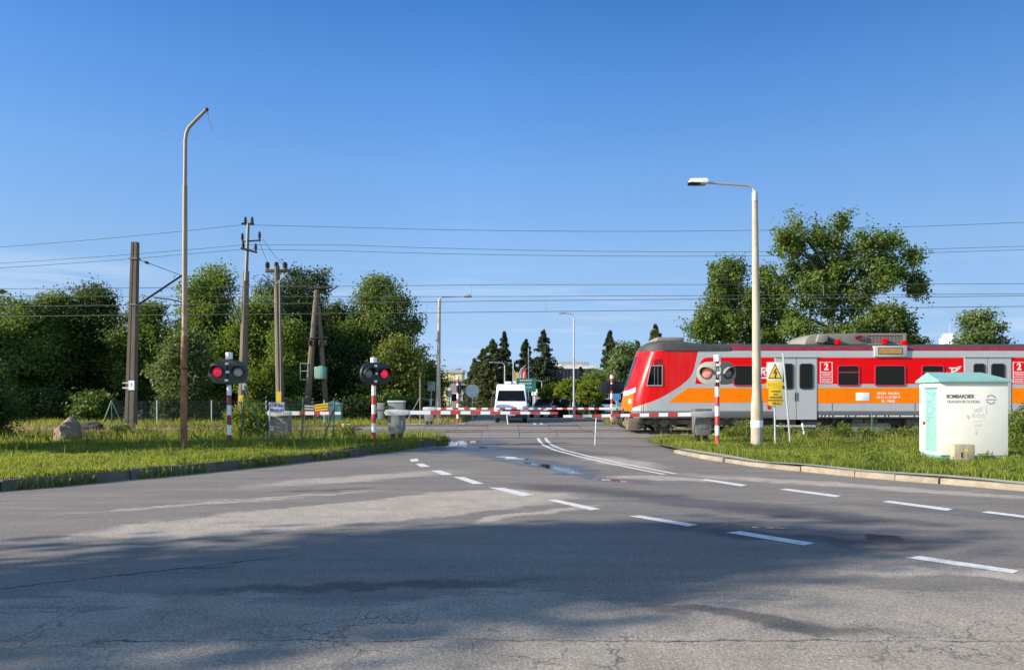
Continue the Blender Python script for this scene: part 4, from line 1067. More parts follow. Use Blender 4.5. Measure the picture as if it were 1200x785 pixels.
def steel_lamp(px, Y, ytop, dx, label, r=.07, name='street_lamp', pale=True, two=False):
    b = Vector((P(px,465,Y).x, Y, 0)); t = thing(name, label, 'street lamp', b)
    H = uz(0, ytop, Y)
    MB().tube([(0,0,0),(0,0,1.2),(0,0,1.22),(0,0,H-.3)], [r*1.5,r*1.5,r,r*.7], 10).build('pole', M['galv'], t)
    for s in ((1, -1) if two else (1,)):
        MB().tube([(0,0,H-.35),(s*dx*.08,0,H-.1),(s*dx*.25,0,H),(s*dx,0,H+.03)], r*.5, 7).build('arm', M['galv'], t)
        MB().prism([(s*dx*.9,H-.02),(s*(dx*1.0+math.copysign(.3,dx)),H+.0),(s*(dx+math.copysign(.3,dx)),H+.09),(s*dx*.9,H+.1)], -.13, .13).build('lantern', M['grey_paint'], t, bevel=.02)
    return t
steel_lamp(672.5, 52, 367.5, -.8, 'slender steel street lamp behind the globe shaped trees')
steel_lamp(591.5, 80, 425, -1.4, 'far street lamp in front of the spruces with its arm over the road', .09)
steel_lamp(635, 85, 446, -.7, 'small far street lamp right of the green direction board', .07)
fp = Vector((P(601.5,465,72).x, 72, 0))
MBf = MB().tube([(0,0,0),(0,0,uz(0,421,72))], [.07,.05], 8)
tag(MBf.build('flag_pole', M['galv'], None, fp), 'bare thin pole behind the van roof', 'pole')
fp = Vector((P(619.3,465,60).x, 60, 0))
tag(MB().tube([(0,0,0),(0,0,uz(0,407,60))], [.05,.035], 8).build('flag_pole', M['white'], None, fp), 'tall white pole in front of the green direction board', 'pole')

# ------------------------------------------------------------------ masts and poles on the left
mY = 33.95
mb0 = Vector((P(153,465,mY).x, mY, 0)); t = thing('catenary_mast', 'square concrete overhead line mast with a small white number plate', 'mast', mb0)
zt = uz(0, 284, mY); xt = P(158.5,465,mY).x-mb0.x
mm = MB()
def taper(m, x0, z0, w0, x1, z1, w1, d0, d1):
    vs_ = []
    for x, z, w_, d in ((x0,z0,w0,d0),(x1,z1,w1,d1)):
        vs_ += [(x-w_/2,-d/2,z),(x-w_*.12,-d/2,z),(x-w_*.12,-d/2+.012,z),(x+w_*.12,-d/2+.012,z),(x+w_*.12,-d/2,z),(x+w_/2,-d/2,z),(x+w_/2,d/2,z),(x-w_/2,d/2,z)]
    m.add(vs_, [(i, (i+1) % 8, (i+1) % 8+8, i+8) for i in range(8)]+[tuple(range(8)), tuple(range(8,16))])
taper(mm, 0, -.1, .42, xt, zt, .27, .36, .26)
mm.build('mast', M['concrete_old'], t, smooth=0, bevel=.015)
for py in (303.5, 357): 
    q = (uz(0,py,mY))/zt
    MB().box((xt*q-.19,-.185,uz(0,py,mY)-.03), (xt*q+.19,.185,uz(0,py,mY)+.03)).build('band', M['dull_steel'], t, smooth=0)
pl = MB().box((.04,-.26,uz(0,457,mY)), (.30,-.235,uz(0,446,mY))).build('number_plate', M['white'], t, smooth=0)
text('7', .22, M['black'], pl, (.17,-.262,uz(0,451.5,mY)), align='CENTER')
MB().box((-.25,-.24,uz(0,455.5,mY)), (.05,-.225,uz(0,453.5,mY))).box((-.25,-.24,uz(0,449.5,mY)), (.05,-.225,uz(0,448,mY))).build('plate_strap', M['galv'], t, smooth=0)
pT = P(213, 323, T2+.3)-mb0; a1 = Vector((xt*.93+.1,.15,uz(0,303.5,mY))); a2 = Vector((xt*.7+.1,.15,uz(0,357,mY)))
ca = MB().tube([a1, a1.lerp(pT,.08)], .02, 6).tube([a1.lerp(pT,.12), a1.lerp(pT,.2)], [.06,.06], 8).tube([a1.lerp(pT,.2), pT], .016, 6)
ca.tube([a2, pT], .05, 8); p3 = P(181, 349, mY+1.7)-mb0; p4 = P(215, 354.5, T2)-mb0
ca.tube([p3, p3.lerp(p4,.5)+Vector((0,0,.05)), p4], .03, 7); ca.tube([pT, P(214,337,T2+.2)-mb0], .012, 5)
ca.build('cantilever', M['dark_steel'], t)

# power pole: concrete foot part with a steel extension carrying three wires
Yp = 45.0
pb = Vector((P(285,465,Yp).x, Yp, 0)); t = thing('power_pole', 'tallest pole with a steel extension and three crossarms above the concrete shaft', 'utility pole', pb)
q_ = lambda px, py, dy=0: P(px, py, Yp)-pb+Vector((0,dy,0))
MB().tube([q_(283.5,496),q_(288.3,318)], [.27,.19], 10).build('shaft', M['wood_pole'], t)
MB().tube([q_(289.6,330,-.2),q_(292.3,263,-.2)], [.12,.09], 8).build('extension', M['dull_steel'], t)
ar = MB().tube([q_(284.5,263,-.2),q_(299,263.5,-.2)], .06, 6).tube([q_(285,284,-.2),q_(307,282.5,-.2)], .05, 6).tube([q_(284.5,292,-.3),q_(303,297,-.3)], .07, 6)
ar.build('crossarm', M['dark_steel'], t)
for px, py in ((289,262),(296.8,262),(285.5,281),(286.5,291),(305.5,279),(301,293)):
    MB().lathe([(.0,-.15),(.06,-.15),(.05,-.05),(.11,.0),(.06,.06),(.11,.12),(.06,.18),(.09,.24),(.03,.36),(0,.36)], 10, 0, q_(px,py,-.2)).build('insulator', M['insulator'], t)
MB().tube([q_(268,332,-.3),q_(275,356,-.3),q_(285.5,383,-.1)], .05, 6).build('brace', M['dark_steel'], t)
MB().box(q_(281.5,470,-.3), q_(287,463,-.24)).build('warning_band', M['yellow_old'], t, smooth=0)
MB().box(q_(287.5,457,-.5), q_(291.5,449.5,-.2)).build('meter_box', M['grey_paint'], t, bevel=.02)

pb = Vector((P(329,465,Yp).x, Yp, 0)); t = thing('power_pole', 'straight pole with a T shaped top of three insulators and a yellow band', 'utility pole', pb)
q_ = lambda px, py, dy=0: P(px, py, Yp)-pb+Vector((0,dy,0))
MB().tube([q_(329,496),q_(324.2,312)], [.26,.17], 10).build('shaft', M['wood_pole'], t)
MB().box(q_(311.5,319.5,-.12), q_(339,315.8,.12)).build('crossarm', M['dark_steel'], t, bevel=.02)
for px in (313.5,324,334):
    MB().lathe([(.0,-.1),(.09,-.1),(.08,.0),(.16,.04),(.09,.1),(.16,.16),(.09,.22),(.15,.28),(.06,.36),(0,.36)], 10, 0, q_(px,314)).build('insulator', M['insulator'], t)
MB().tube([q_(309,322,-.2),q_(323,334,-.15)], .04, 6).tube([q_(339,320,-.2),q_(325,333,-.15)], .04, 6).build('brace', M['dull_steel'], t)
MB().tube([q_(331.5,495,-.3),q_(329,330,-.25)], .035, 6).build('conduit', M['dull_steel'], t)
MB().box(q_(325.6,476,-.34), q_(331.5,459,-.27)).build('warning_band', M['yellow_old'], t, smooth=0)

Yp = 48.0
pb = Vector((P(367,465,Yp).x, Yp, 0)); t = thing('transformer_pole', 'leaning double pole forming a narrow A with switch boxes halfway up', 'utility pole', pb)
q_ = lambda px, py, dy=0: P(px, py, Yp)-pb+Vector((0,dy,0))
MB().tube([q_(358.5,494),q_(371,340)], [.24,.15], 9).build('leg', M['wood_pole'], t)
MB().tube([q_(381,494,.5),q_(372.5,358,.1)], [.20,.13], 9).build('leg', M['wood_pole'], t)
MB().tube([q_(360,339,-.1),q_(390,337.5,-.1)], .06, 6).tube([q_(388,341,-.1),q_(397,335,-.1)], .05, 6).tube([q_(357,340,-.1),q_(370,352,-.1)], .04, 6).build('crossarm', M['dark_steel'], t)
MB().tube([q_(361,397,-.25),q_(386,396,-.25)], .05, 6).build('platform_beam', M['dark_steel'], t)
for px in (364,369,376,383):
    MB().lathe([(0,0),(.1,0),(.12,.1),(.07,.16),(.12,.22),(.05,.34),(0,.34)], 8, 0, q_(px,405,-.25)).build('insulator', M['insulator'], t)
cg = MB()
for a, b_ in (((353,445),(353,426)),((362,445),(362,426)),((353,445),(362,445)),((353,426),(362,426)),((353,435),(362,435))): cg.tube([q_(a[0],a[1],-.2),q_(b_[0],b_[1],-.2)], .03, 5)
cg.build('ladder_cage', M['green_cab'], t)
MB().box(q_(370.5,444,-.5), q_(382.5,430,.2)).build('switch_box', M['green_cab'], t, bevel=.03)
MB().box(q_(376,444,-.54), q_(381,429,-.49)).build('switch_box_panel', M['teal_dark'], t, bevel=.01)

# ------------------------------------------------------------------ wires
def wire(pts, Y, r, m, label, name='overhead_wire', droppers=None, Y1=None, group=None):
    ps = [P(x, y, Y if Y1 is None else Y+(Y1-Y)*(x-pts[0][0])/(pts[-1][0]-pts[0][0])) for x, y in pts]
    base = ps[0]
    t = thing(name, label, 'wire', base, 0, group)
    mb = MB(); mb.tube([p-base for p in ps], r, 5); mb.build('cable', M[m], t)
    if droppers:
        d = MB()
        for x0, y0, y1 in droppers: d.tube([P(x0,y0,Y)-base, P(x0,y1,Y)-base], r*.6, 4)
        d.build('dropper', M[m], t)
def arc(p0, p1, sag, n=12):
    return [(p0[0]+(p1[0]-p0[0])*i/n, p0[1]+(p1[1]-p0[1])*i/n+sag*4*(i/n)*(1-i/n)) for i in range(n+1)]
wire(arc((-300,340),(600,333.5),.8)+arc((600,333.5),(1500,331),.8)[1:], T2, .014, 'copper_wire', 'topmost of the four level overhead line wires above the tracks')
wire(arc((-300,347),(600,347.5),.3)+arc((600,347.5),(1500,342.5),.2)[1:], T2, .014, 'copper_wire', 'second of the four level wires above the tracks', droppers=[(x, 334, 347) for x in (-60, 100, 310, 552, 760, 965)])
wire(arc((-300,361),(600,352.5),1)+arc((600,352.5),(1500,343),.6)[1:], T1, .013, 'copper_wire', 'third of the four level wires above the tracks')
wire(arc((-300,373),(600,365.5),.3)+arc((600,365.5),(1500,355.5),.2)[1:], T1, .013, 'copper_wire', 'lowest of the four level wires, running just above the train', droppers=[(40, 357, 370), (250, 356, 369), (500, 353.5, 366.5), (640, 352.5, 365), (818, 350.5, 363.2), (1080, 347.5, 360.5), (1200, 346.5, 359)])
Yw = 44.8
wire(arc((-300,305),(284.5,263.5),6)+arc((299,262.8),(1500,243),17)[1:], Yw, .013, 'wire', 'highest thin power wire crossing the sky from the tallest pole', 'power_line')
wire(arc((-300,321),(286,287),5)+arc((305,283),(1500,274),16.5)[1:], Yw, .013, 'wire', 'middle thin power wire crossing the sky', 'power_line')
wire(arc((-300,327),(286,292),5)+arc((301,290.5),(1500,278),15.5)[1:], Yw+.6, .013, 'wire', 'lower thin power wire crossing the sky, close under the middle one', 'power_line')
for k, (a, b_) in enumerate((((303,280),(316,311)), ((308,280),(334,312)))):
    wire(arc(a, b_, 2.5, 8), 45, .012, 'wire', ['short slack wire from the tallest pole down to the T shaped top', 'longer slack wire ending at the outer insulator of the T shaped top'][k], 'jumper_wire')
wire(arc((334,321),(360,339.5),3), 45, .012, 'wire', 'slack wire from the T topped pole to the leaning double pole', 'jumper_wire', Y1=48)

# ------------------------------------------------------------------ warning sign, thin post
wb = G(909, 525.5, .12); t = thing('warning_sign', 'yellow high voltage warning sign on a thin post before the train doors', 'sign', wb); Ys = wb.y
sx_ = lambda px: P(px,465,Ys).x-wb.x
sz_ = lambda py: uz(0,py,Ys)-wb.z
MB().tube([(0,.03,-.1),(sx_(907.5),.03,sz_(426))], .026, 8).build('post', M['galv'], t)
b1 = MB().box((sx_(898.6),-.012,sz_(446)), (sx_(917.4),.0,sz_(424.3))).build('board', M['cream'], t, bevel=.004)
cx = sx_(908); tri = lambda k: [(sx_(908), sz_(441.2-14.0*k*.0-14.8*1)), ]
def triangle(sc_):
    c = (sx_(908), sz_(438.6)); pts = [(sx_(908), sz_(425.8)), (sx_(916.2), sz_(443.6)), (sx_(899.8), sz_(443.6))]
    g_ = (sum(p[0] for p in pts)/3, sum(p[1] for p in pts)/3)
    return [(g_[0]+(p[0]-g_[0])*sc_, g_[1]+(p[1]-g_[1])*sc_) for p in pts]
MB().prism(triangle(1), -.015, -.011).build('triangle_border', M['black'], b1, smooth=0)
MB().prism(triangle(.82), -.018, -.012).build('triangle', M['yellow'], b1, smooth=0)
MB().prism([(sx_(a),sz_(b_)) for a, b_ in ((908.2,432.2),(905.6,437.6),(908.4,436.9),(907.6,441.2),(907.0,440.6),(908.0,443.0),(909.6,441.2),(908.9,441.3),(910.6,435.4),(907.8,436.1),(909.8,432.2))], -.021, -.016).build('lightning_bolt', M['black'], b1, smooth=0)
b2 = MB().box((sx_(898.6),-.012,sz_(455)), (sx_(917.4),.0,sz_(446.3))).build('board', M['yellow'], t, bevel=.004)
text('UWAGA', .15, M['yellow_old'], b2, (sx_(908),-.014,sz_(450.6)), align='CENTER', bold=.004)
b3 = MB().box((sx_(900.8),-.016,sz_(475.3)), (sx_(916.6),-.004,sz_(455.2))).build('board', M['yellow_old'], t, bevel=.004)
for k, s in enumerate(('NAPIECIE', 'NAD', 'PRZEJAZDEM', 'WYSOKOSC DO', '4,8 m')):
    text(s, .062 if k < 4 else .085, M['sign_text'], b3, (sx_(908.7),-.018,sz_(458.6+3.5*k)), align='CENTER', bold=.003 if k < 4 else .005)
pb = G(926.5, 521, .12)
tag(MB().tube([(0,0,-.1), (P(917.6,465,pb.y).x-pb.x, 0, uz(0,414,pb.y)-pb.z)], .03, 8).build('sign_post', M['galv'], None, pb), 'thin bare leaning steel post beside the yellow warning sign', 'post')
pb = Vector((P(1022,465,26.6).x, 26.6, .1))
tag(MB().tube([(0,0,-.1),(0,0,uz(0,483,26.6)-.1)], .025, 8).build('fence_post', M['green_post'], None, pb), 'single thin green post standing in the weeds below the train windows', 'post')
pb = Vector((P(944,465,27.0).x, 27.0, .1))
tag(MB().tube([(0,0,-.1),(-.12,0,uz(0,496,27.0)-.1)], .04, 8).build('marker_post', M['white'], None, pb), 'short white marker post leaning in the weeds below the train door', 'post')

# ------------------------------------------------------------------ white cabinet
cb = Vector((10.13, 17.5, .12)); cabW, cabD, cabH = 1.56, .98, 1.82
t = thing('equipment_cabinet', 'white equipment cabinet with teal roof and teal side door', 'cabinet', cb, R(-3))
MB().box((0,0,.10), (cabW,cabD,cabH)).build('body', M['kiosk_white'], t, bevel=.008)
MB().box((.015,.015,-.1), (cabW-.015,cabD-.015,.10)).build('plinth', M['teal_dark'], t, smooth=0)
ov = .07; rz_ = cabH+.003; rh = .20
ro = MB(); ro.add([(-ov,-ov,rz_),(cabW+ov,-ov,rz_),(cabW+ov,cabD+ov,rz_),(-ov,cabD+ov,rz_),(-ov,-ov,rz_+.05),(cabW+ov,-ov,rz_+.05),(cabW+ov,cabD+ov,rz_+.05),(-ov,cabD+ov,rz_+.05),(-ov,cabD/2,rz_+.05+rh),(cabW-.35,cabD/2,rz_+.05+rh)],
   [(0,3,2,1),(0,1,5,4),(1,2,6,5),(2,3,7,6),(3,0,4,8,7),(4,5,9,8),(5,6,9),(6,7,8,9)])
ro.build('roof', M['teal'], t, smooth=0, bevel=.008)
dr = MB().box((-.012,.14,.16), (.004,cabD-.30,cabH-.14)).build('door', M['teal_pale'], t, bevel=.003)
MB().box((-.05,.10,cabH-.13), (.003,cabD-.26,cabH-.10)).build('drip_edge', M['teal_dark'], dr, smooth=0)
MB().box((-.03,cabD-.28,.80), (.003,cabD-.22,.88)).build('lock', M['train_red'], t, smooth=0)
MB().prism([(cabW+ov-.12,rz_+.02),(cabW+.02,rz_+.05),(cabW+.02,rz_)], .0, .02).build('roof_edge', M['teal_dark'], t, smooth=0)
text('BOMBARDIER', .122, M['letter_grey'], t, (.14,-.003,cabH-.33), bold=.0035, sx=.86)
text('TRANSPORTATION', .10, M['letter_pale'], t, (.14,-.003,cabH-.455), bold=.001, sx=.87)
lg = MB(); c = (1.165, cabH-.40)
for k in range(16):
    a0 = R(22.5*k+4); a1 = R(22.5*k+18)
    if abs(math.sin((a0+a1)/2)) < .32: continue
    r0 = .088; r1 = .118 if k % 2 else .106
    lg.prism([(c[0]+r0*math.cos(a0),c[1]+r0*math.sin(a0)),(c[0]+r1*math.cos(a0),c[1]+r1*math.sin(a0)),(c[0]+r1*math.cos(a1),c[1]+r1*math.sin(a1)),(c[0]+r0*math.cos(a1),c[1]+r0*math.sin(a1))], -.004, .002)
lg.box((c[0]-.125,-.004,c[1]-.012), (c[0]+.125,.002,c[1]+.004))
lg.build('emblem', M['letter_grey'], t, smooth=0)
gf = MB(); rng = random.Random(12)
def scrawl(mb, pts, w_, y=-.003):
    for (a, b_), (c_, d_) in zip(pts, pts[1:]):
        n_ = Vector((-(d_-b_), c_-a)).normalized()*w_/2
        mb.add([(a-n_.x,y,b_-n_.y),(a+n_.x,y,b_+n_.y),(c_+n_.x,y,d_+n_.y),(c_-n_.x,y,d_-n_.y)], [(0,1,2,3)])
for z in (1.20, 1.165, 1.13): scrawl(gf, [(.78,z-.02),(.86,z),(.97,z+.03)], .012)
scrawl(gf, [(1.06,1.28),(1.055,1.18),(1.07,1.08),(1.04,1.12)], .010)
for i in range(3):
    x = .72+.11*i; scrawl(gf, [(x,1.0),(x+.02,1.07),(x+.06,1.08),(x+.07,1.02),(x+.05,.98)], .012)
scrawl(gf, [(.60,1.0),(.64,1.06),(.66,.95),(.61,1.03),(.69,1.0)], .011)
for i, z in enumerate((.90,.82,.78,.70)): scrawl(gf, [(.76+.03*(i%2),z),(.82,z+.015),(.88,z),(.95,z+.02)][:4-(i==3)], .010)
scrawl(gf, [(.80,.62),(.84,.66),(.83,.58)], .010)
gf.build('graffiti', M['graffiti'], t, smooth=0)
gd = MB()
def sc2(pts, w_=.018):
    for (a, b_), (c_, d_) in zip(pts, pts[1:]):
        n_ = Vector((-(d_-b_), c_-a)).normalized()*w_/2
        gd.add([(-.0145,a-n_.x,b_-n_.y),(-.0145,a+n_.x,b_+n_.y),(-.0145,c_+n_.x,d_+n_.y),(-.0145,c_-n_.x,d_-n_.y)], [(0,1,2,3)])
sc2([(.62,1.62),(.3,1.5),(.2,1.6),(.25,1.42),(.55,1.35),(.22,1.3)]); sc2([(.6,1.25),(.4,1.28),(.22,1.18),(.4,1.05),(.6,1.1),(.55,1.22)]); sc2([(.6,1.0),(.3,.98),(.22,1.02)]); sc2([(.58,.9),(.5,.95),(.45,.88)])
gd.build('graffiti', M['graffiti_teal'], dr, smooth=0)
bk = Vector((10.13+.10, 17.5-.40, .10))
t = thing('concrete_block', 'small mossy concrete block in front of the white cabinet', 'block', bk, R(-3))
MB().box((0,0,-.1), (.46,.20,.40)).build('block', M['block'], t, bevel=.018)
MB().box((.24,-.004,.24), (.31,.01,.31)).build('tag_plate', M['yellow_old'], t, smooth=0)
MB().box((.15,-.004,.10), (.19,.01,.22)).build('slot', M['rubber'], t, smooth=0)
SHADE = [(-19.5,2.3,10.2,1.8,6.4),(-22.5,.3,11.0,1.75,1.8),(-17.4,19.0,6.6,2.5,.3),(-40,46,9.0,3.6,.3),(-46,42,10.5,4.0,.3),(-52,48,11.5,4.4,.3),(-44,52,9.5,3.8,.3)]
# ------------------------------------------------------------------ fences
def mesh_panel(mb, a, b_, z0, z1, pitch=.11, r=.004):
    a = Vector(a); b_ = Vector(b_); ln = (b_-a).length; h = z1-z0; d = (b_-a)/ln
    def pt(u, z): return a+d*u+Vector((0,0,z))
    u = -h
    while u < ln:
        for s in (1, -1):
            u0, u1 = u, u+h
            za, zb = (z0, z1) if s == 1 else (z1, z0)
            t0 = max(0, (0-u0)/h); t1 = min(1, (ln-u0)/h)
            if t1 > t0: mb.tube([pt(u0+h*t0, za+(zb-za)*t0), pt(u0+h*t1, za+(zb-za)*t1)], r, 3, caps=False)
        u += pitch
    for z in (z0, (z0+z1)/2, z1): mb.tube([pt(0, z), pt(ln, z)], r*1.2, 3)
fb = Vector((-22.5, 41, 0)); t = thing('chain_link_fence', 'chain link fence on thin posts along the far side of the tracks', 'fence', fb)
xsf = [P(px,465,41).x-fb.x for px in (131,184,248,312,380)]
for i, x in enumerate(xsf): MB().tube([(x,0,-.1),(x,0,1.42)], .035, 7).build('post', M['galv'] if i else M['green_post'], t)
for dx in (-.35, .42): MB().tube([(xsf[0],0,1.4),(xsf[0]+dx*1.5,0,0)], .04, 7).build('brace', M['green_post'], t)
fm = MB()
for x0, x1 in zip(xsf, xsf[1:]): mesh_panel(fm, (x0,0,0), (x1,0,0), .1, 1.36, .16, .0035)
fm.build('wire_mesh', M['wire'], t, smooth=0)

Yf = 23.4
fb = Vector((P(284,465,Yf).x, Yf, .15)); t = thing('wire_fence', 'short green fence of thin braced posts around the footpath barrier', 'fence', fb)
fx = lambda px: P(px,465,Yf).x-fb.x
fz = lambda py: uz(0,py,Yf)-.15
xs_ = [286, 318, 354, 391]
for px, yt in ((354.5,466),(391,467)):
    MB().tube([(fx(px-.8),0,-.1),(fx(px+.8),0,fz(yt))], .028, 8).build('post', M['green_post'], t)
MB().tube([(fx(281),0,-.1),(fx(285.5),0,fz(470))], .028, 8).build('post', M['green_post'], t)
MB().tube([(fx(286),0,fz(452)),(fx(312),0,-.1)], .028, 8).build('brace', M['green_post'], t)
MB().tube([(fx(391),.02,fz(478)),(fx(376),.02,-.1)], .028, 8).build('brace', M['green_post'], t)
MB().tube([(fx(316),.0,-.1),(fx(316),.0,fz(471))], .024, 8).build('post', M['grey_paint'], t)
fm = MB()
for a, b_ in ((285.5,316),(316,354.5)): mesh_panel(fm, (fx(a),.01,0), (fx(b_),.01,0), .05, fz(474), .11, .0022)
fm.build('wire_mesh', M['green_post'], t, smooth=0)
sb = Vector((P(324.5,465,23.3).x, 23.3, uz(0,484,23.3)))
t = thing('paper_sign', 'small pale sign with two lines of purple lettering wired to the fence', 'sign', sb)
MB().prism([(-.25,0),(.25,.01),(.235,.335),(-.255,.345)], -.012, .0).build('board', M['lilac'], t, smooth=0)
text('SKUP AUT', .125, M['purple'], t, (0,-.015,.235), align='CENTER', bold=.004)
text('504-154-254', .108, M['purple'], t, (0,-.015,.09), align='CENTER', bold=.004, sx=.8)
def banner(px0, px1, pyt, pyb, top, name, label, tilt):
    b = P(px0, pyb, 27.5); t = thing(name, label, 'banner', b, 0)
    w_ = P(px1,465,27.5).x-b.x; h = (pyb-pyt)/F*27.5
    MB().prism([(0,h*.36),(w_,h*.36+tilt),(w_,h+tilt),(0,h)], -.01, .0).build('upper_field', M[top], t, smooth=0)
    MB().prism([(0,0),(w_,tilt),(w_,h*.355+tilt),(0,h*.355)], -.01, .0).build('lower_field', M['red_banner'], t, smooth=0)
    mb = MB(); rng = random.Random(len(label))
    for fz_, hh in ((.78,.09),(.52,.09),(.16,.10)):
        x = .06*w_
        while x < w_*.9:
            q = rng.uniform(.04,.10)*w_; mb.box((x,-.013,h*fz_+tilt*x/w_), (x+q,-.008,h*(fz_+hh)+tilt*x/w_)); x += q+.02*w_
    mb.build('print', M['white'] if top == 'grey_banner' else M['black'], t, smooth=0)
    MB().tube([(.02,.02,-.35),(.02,.02,h)], .02, 6).tube([(w_-.02,.02,-.35),(w_-.02,.02,h)], .02, 6).build('stake', M['dark_steel'], t)
banner(356.5, 368.5, 473.5, 485.5, 'grey_banner', 'banner', 'small dark and red banner under the leaning double pole', -.02)
banner(369, 384, 474, 486, 'yellow', 'banner', 'small yellow and red banner beside the green cabinet', .06)
gb_ = Vector((P(390,465,46).x, 46, 0)); t = thing('utility_cabinet', 'pale green utility cabinet with pitched top at the edge of the trees', 'cabinet', gb_)
MB().box((-.42,-.3,-.1), (.55,.4,1.1)).build('body', M['green_cab'], t, bevel=.03)
MB().prism([(-.5,1.1),(.62,1.1),(.62,1.16),(.05,1.36),(-.5,1.16)], -.36, .46).build('roof', M['green_cab'], t, bevel=.02)
MB().box((.1,-.32,.1), (.5,-.298,1.0)).build('door', M['teal_dark'], t, bevel=.01)
ob = Vector((P(405.5,465,35.2).x, 35.2, .05)); t = thing('cable_marker', 'small orange and white marker box beside the rails', 'marker', ob)
MB().box((-.17,-.15,-.1), (.17,.15,.22)).build('box', M['rubber_orange'], t, bevel=.02)
MB().box((-.19,-.17,.22), (.19,.17,.26)).build('lid', M['white'], t, bevel=.01)

# ------------------------------------------------------------------ stones
def boulder(name, loc, size, m, seed, label, cat, prof=None, smooth=35):
    bm = bmesh.new(); bmesh.ops.create_icosphere(bm, subdivisions=4, radius=1)
    rng = np.random.RandomState(seed); dirs = rng.normal(0, 1, (16, 3)); dirs /= np.linalg.norm(dirs, axis=1)[:, None]; cut = rng.uniform(.72, .95, 16)
    ph = rng.uniform(0, 6, 9)
    for v in bm.verts:
        p = np.array(v.co)
        d = dirs@p; k = d > cut
        for i in np.where(k)[0]: p = p-dirs[i]*(dirs[i]@p-cut[i])*.85
        n = .05*math.sin(p[0]*4+ph[0])*math.sin(p[1]*5+ph[1])+.03*math.sin(p[2]*9+ph[2]+p[0]*6)
        p = p*(1+n)
        if prof: p = prof(p)
        v.co = (p[0]*size[0], p[1]*size[1], (p[2]+.55)*size[2])
    me = bpy.data.meshes.new(name); bm.to_mesh(me); bm.free(); me.materials.append(m)
    me.polygons.foreach_set('use_smooth', [True]*len(me.polygons)); me.set_sharp_from_angle(angle=R(smooth))
    return tag(link(name, me, None, loc), label, cat)
def lean_prof(p):
    p[0] += .12*p[2]; p[0] *= 1-.12*p[2]; return p
boulder('boulder', Vector((P(79.5,465,22.9).x, 22.9, .17)), (.41,.4,.50), M['rock'], 3, 'pale brown boulder leaning upright in the grass', 'rock', lean_prof)
boulder('rock_heap', Vector((P(101,465,33.6).x, 33.6, .0)), (.85,.6,.34), M['rock_dark'], 8, 'low dark mound of stones behind the pale boulder', 'rock', None)

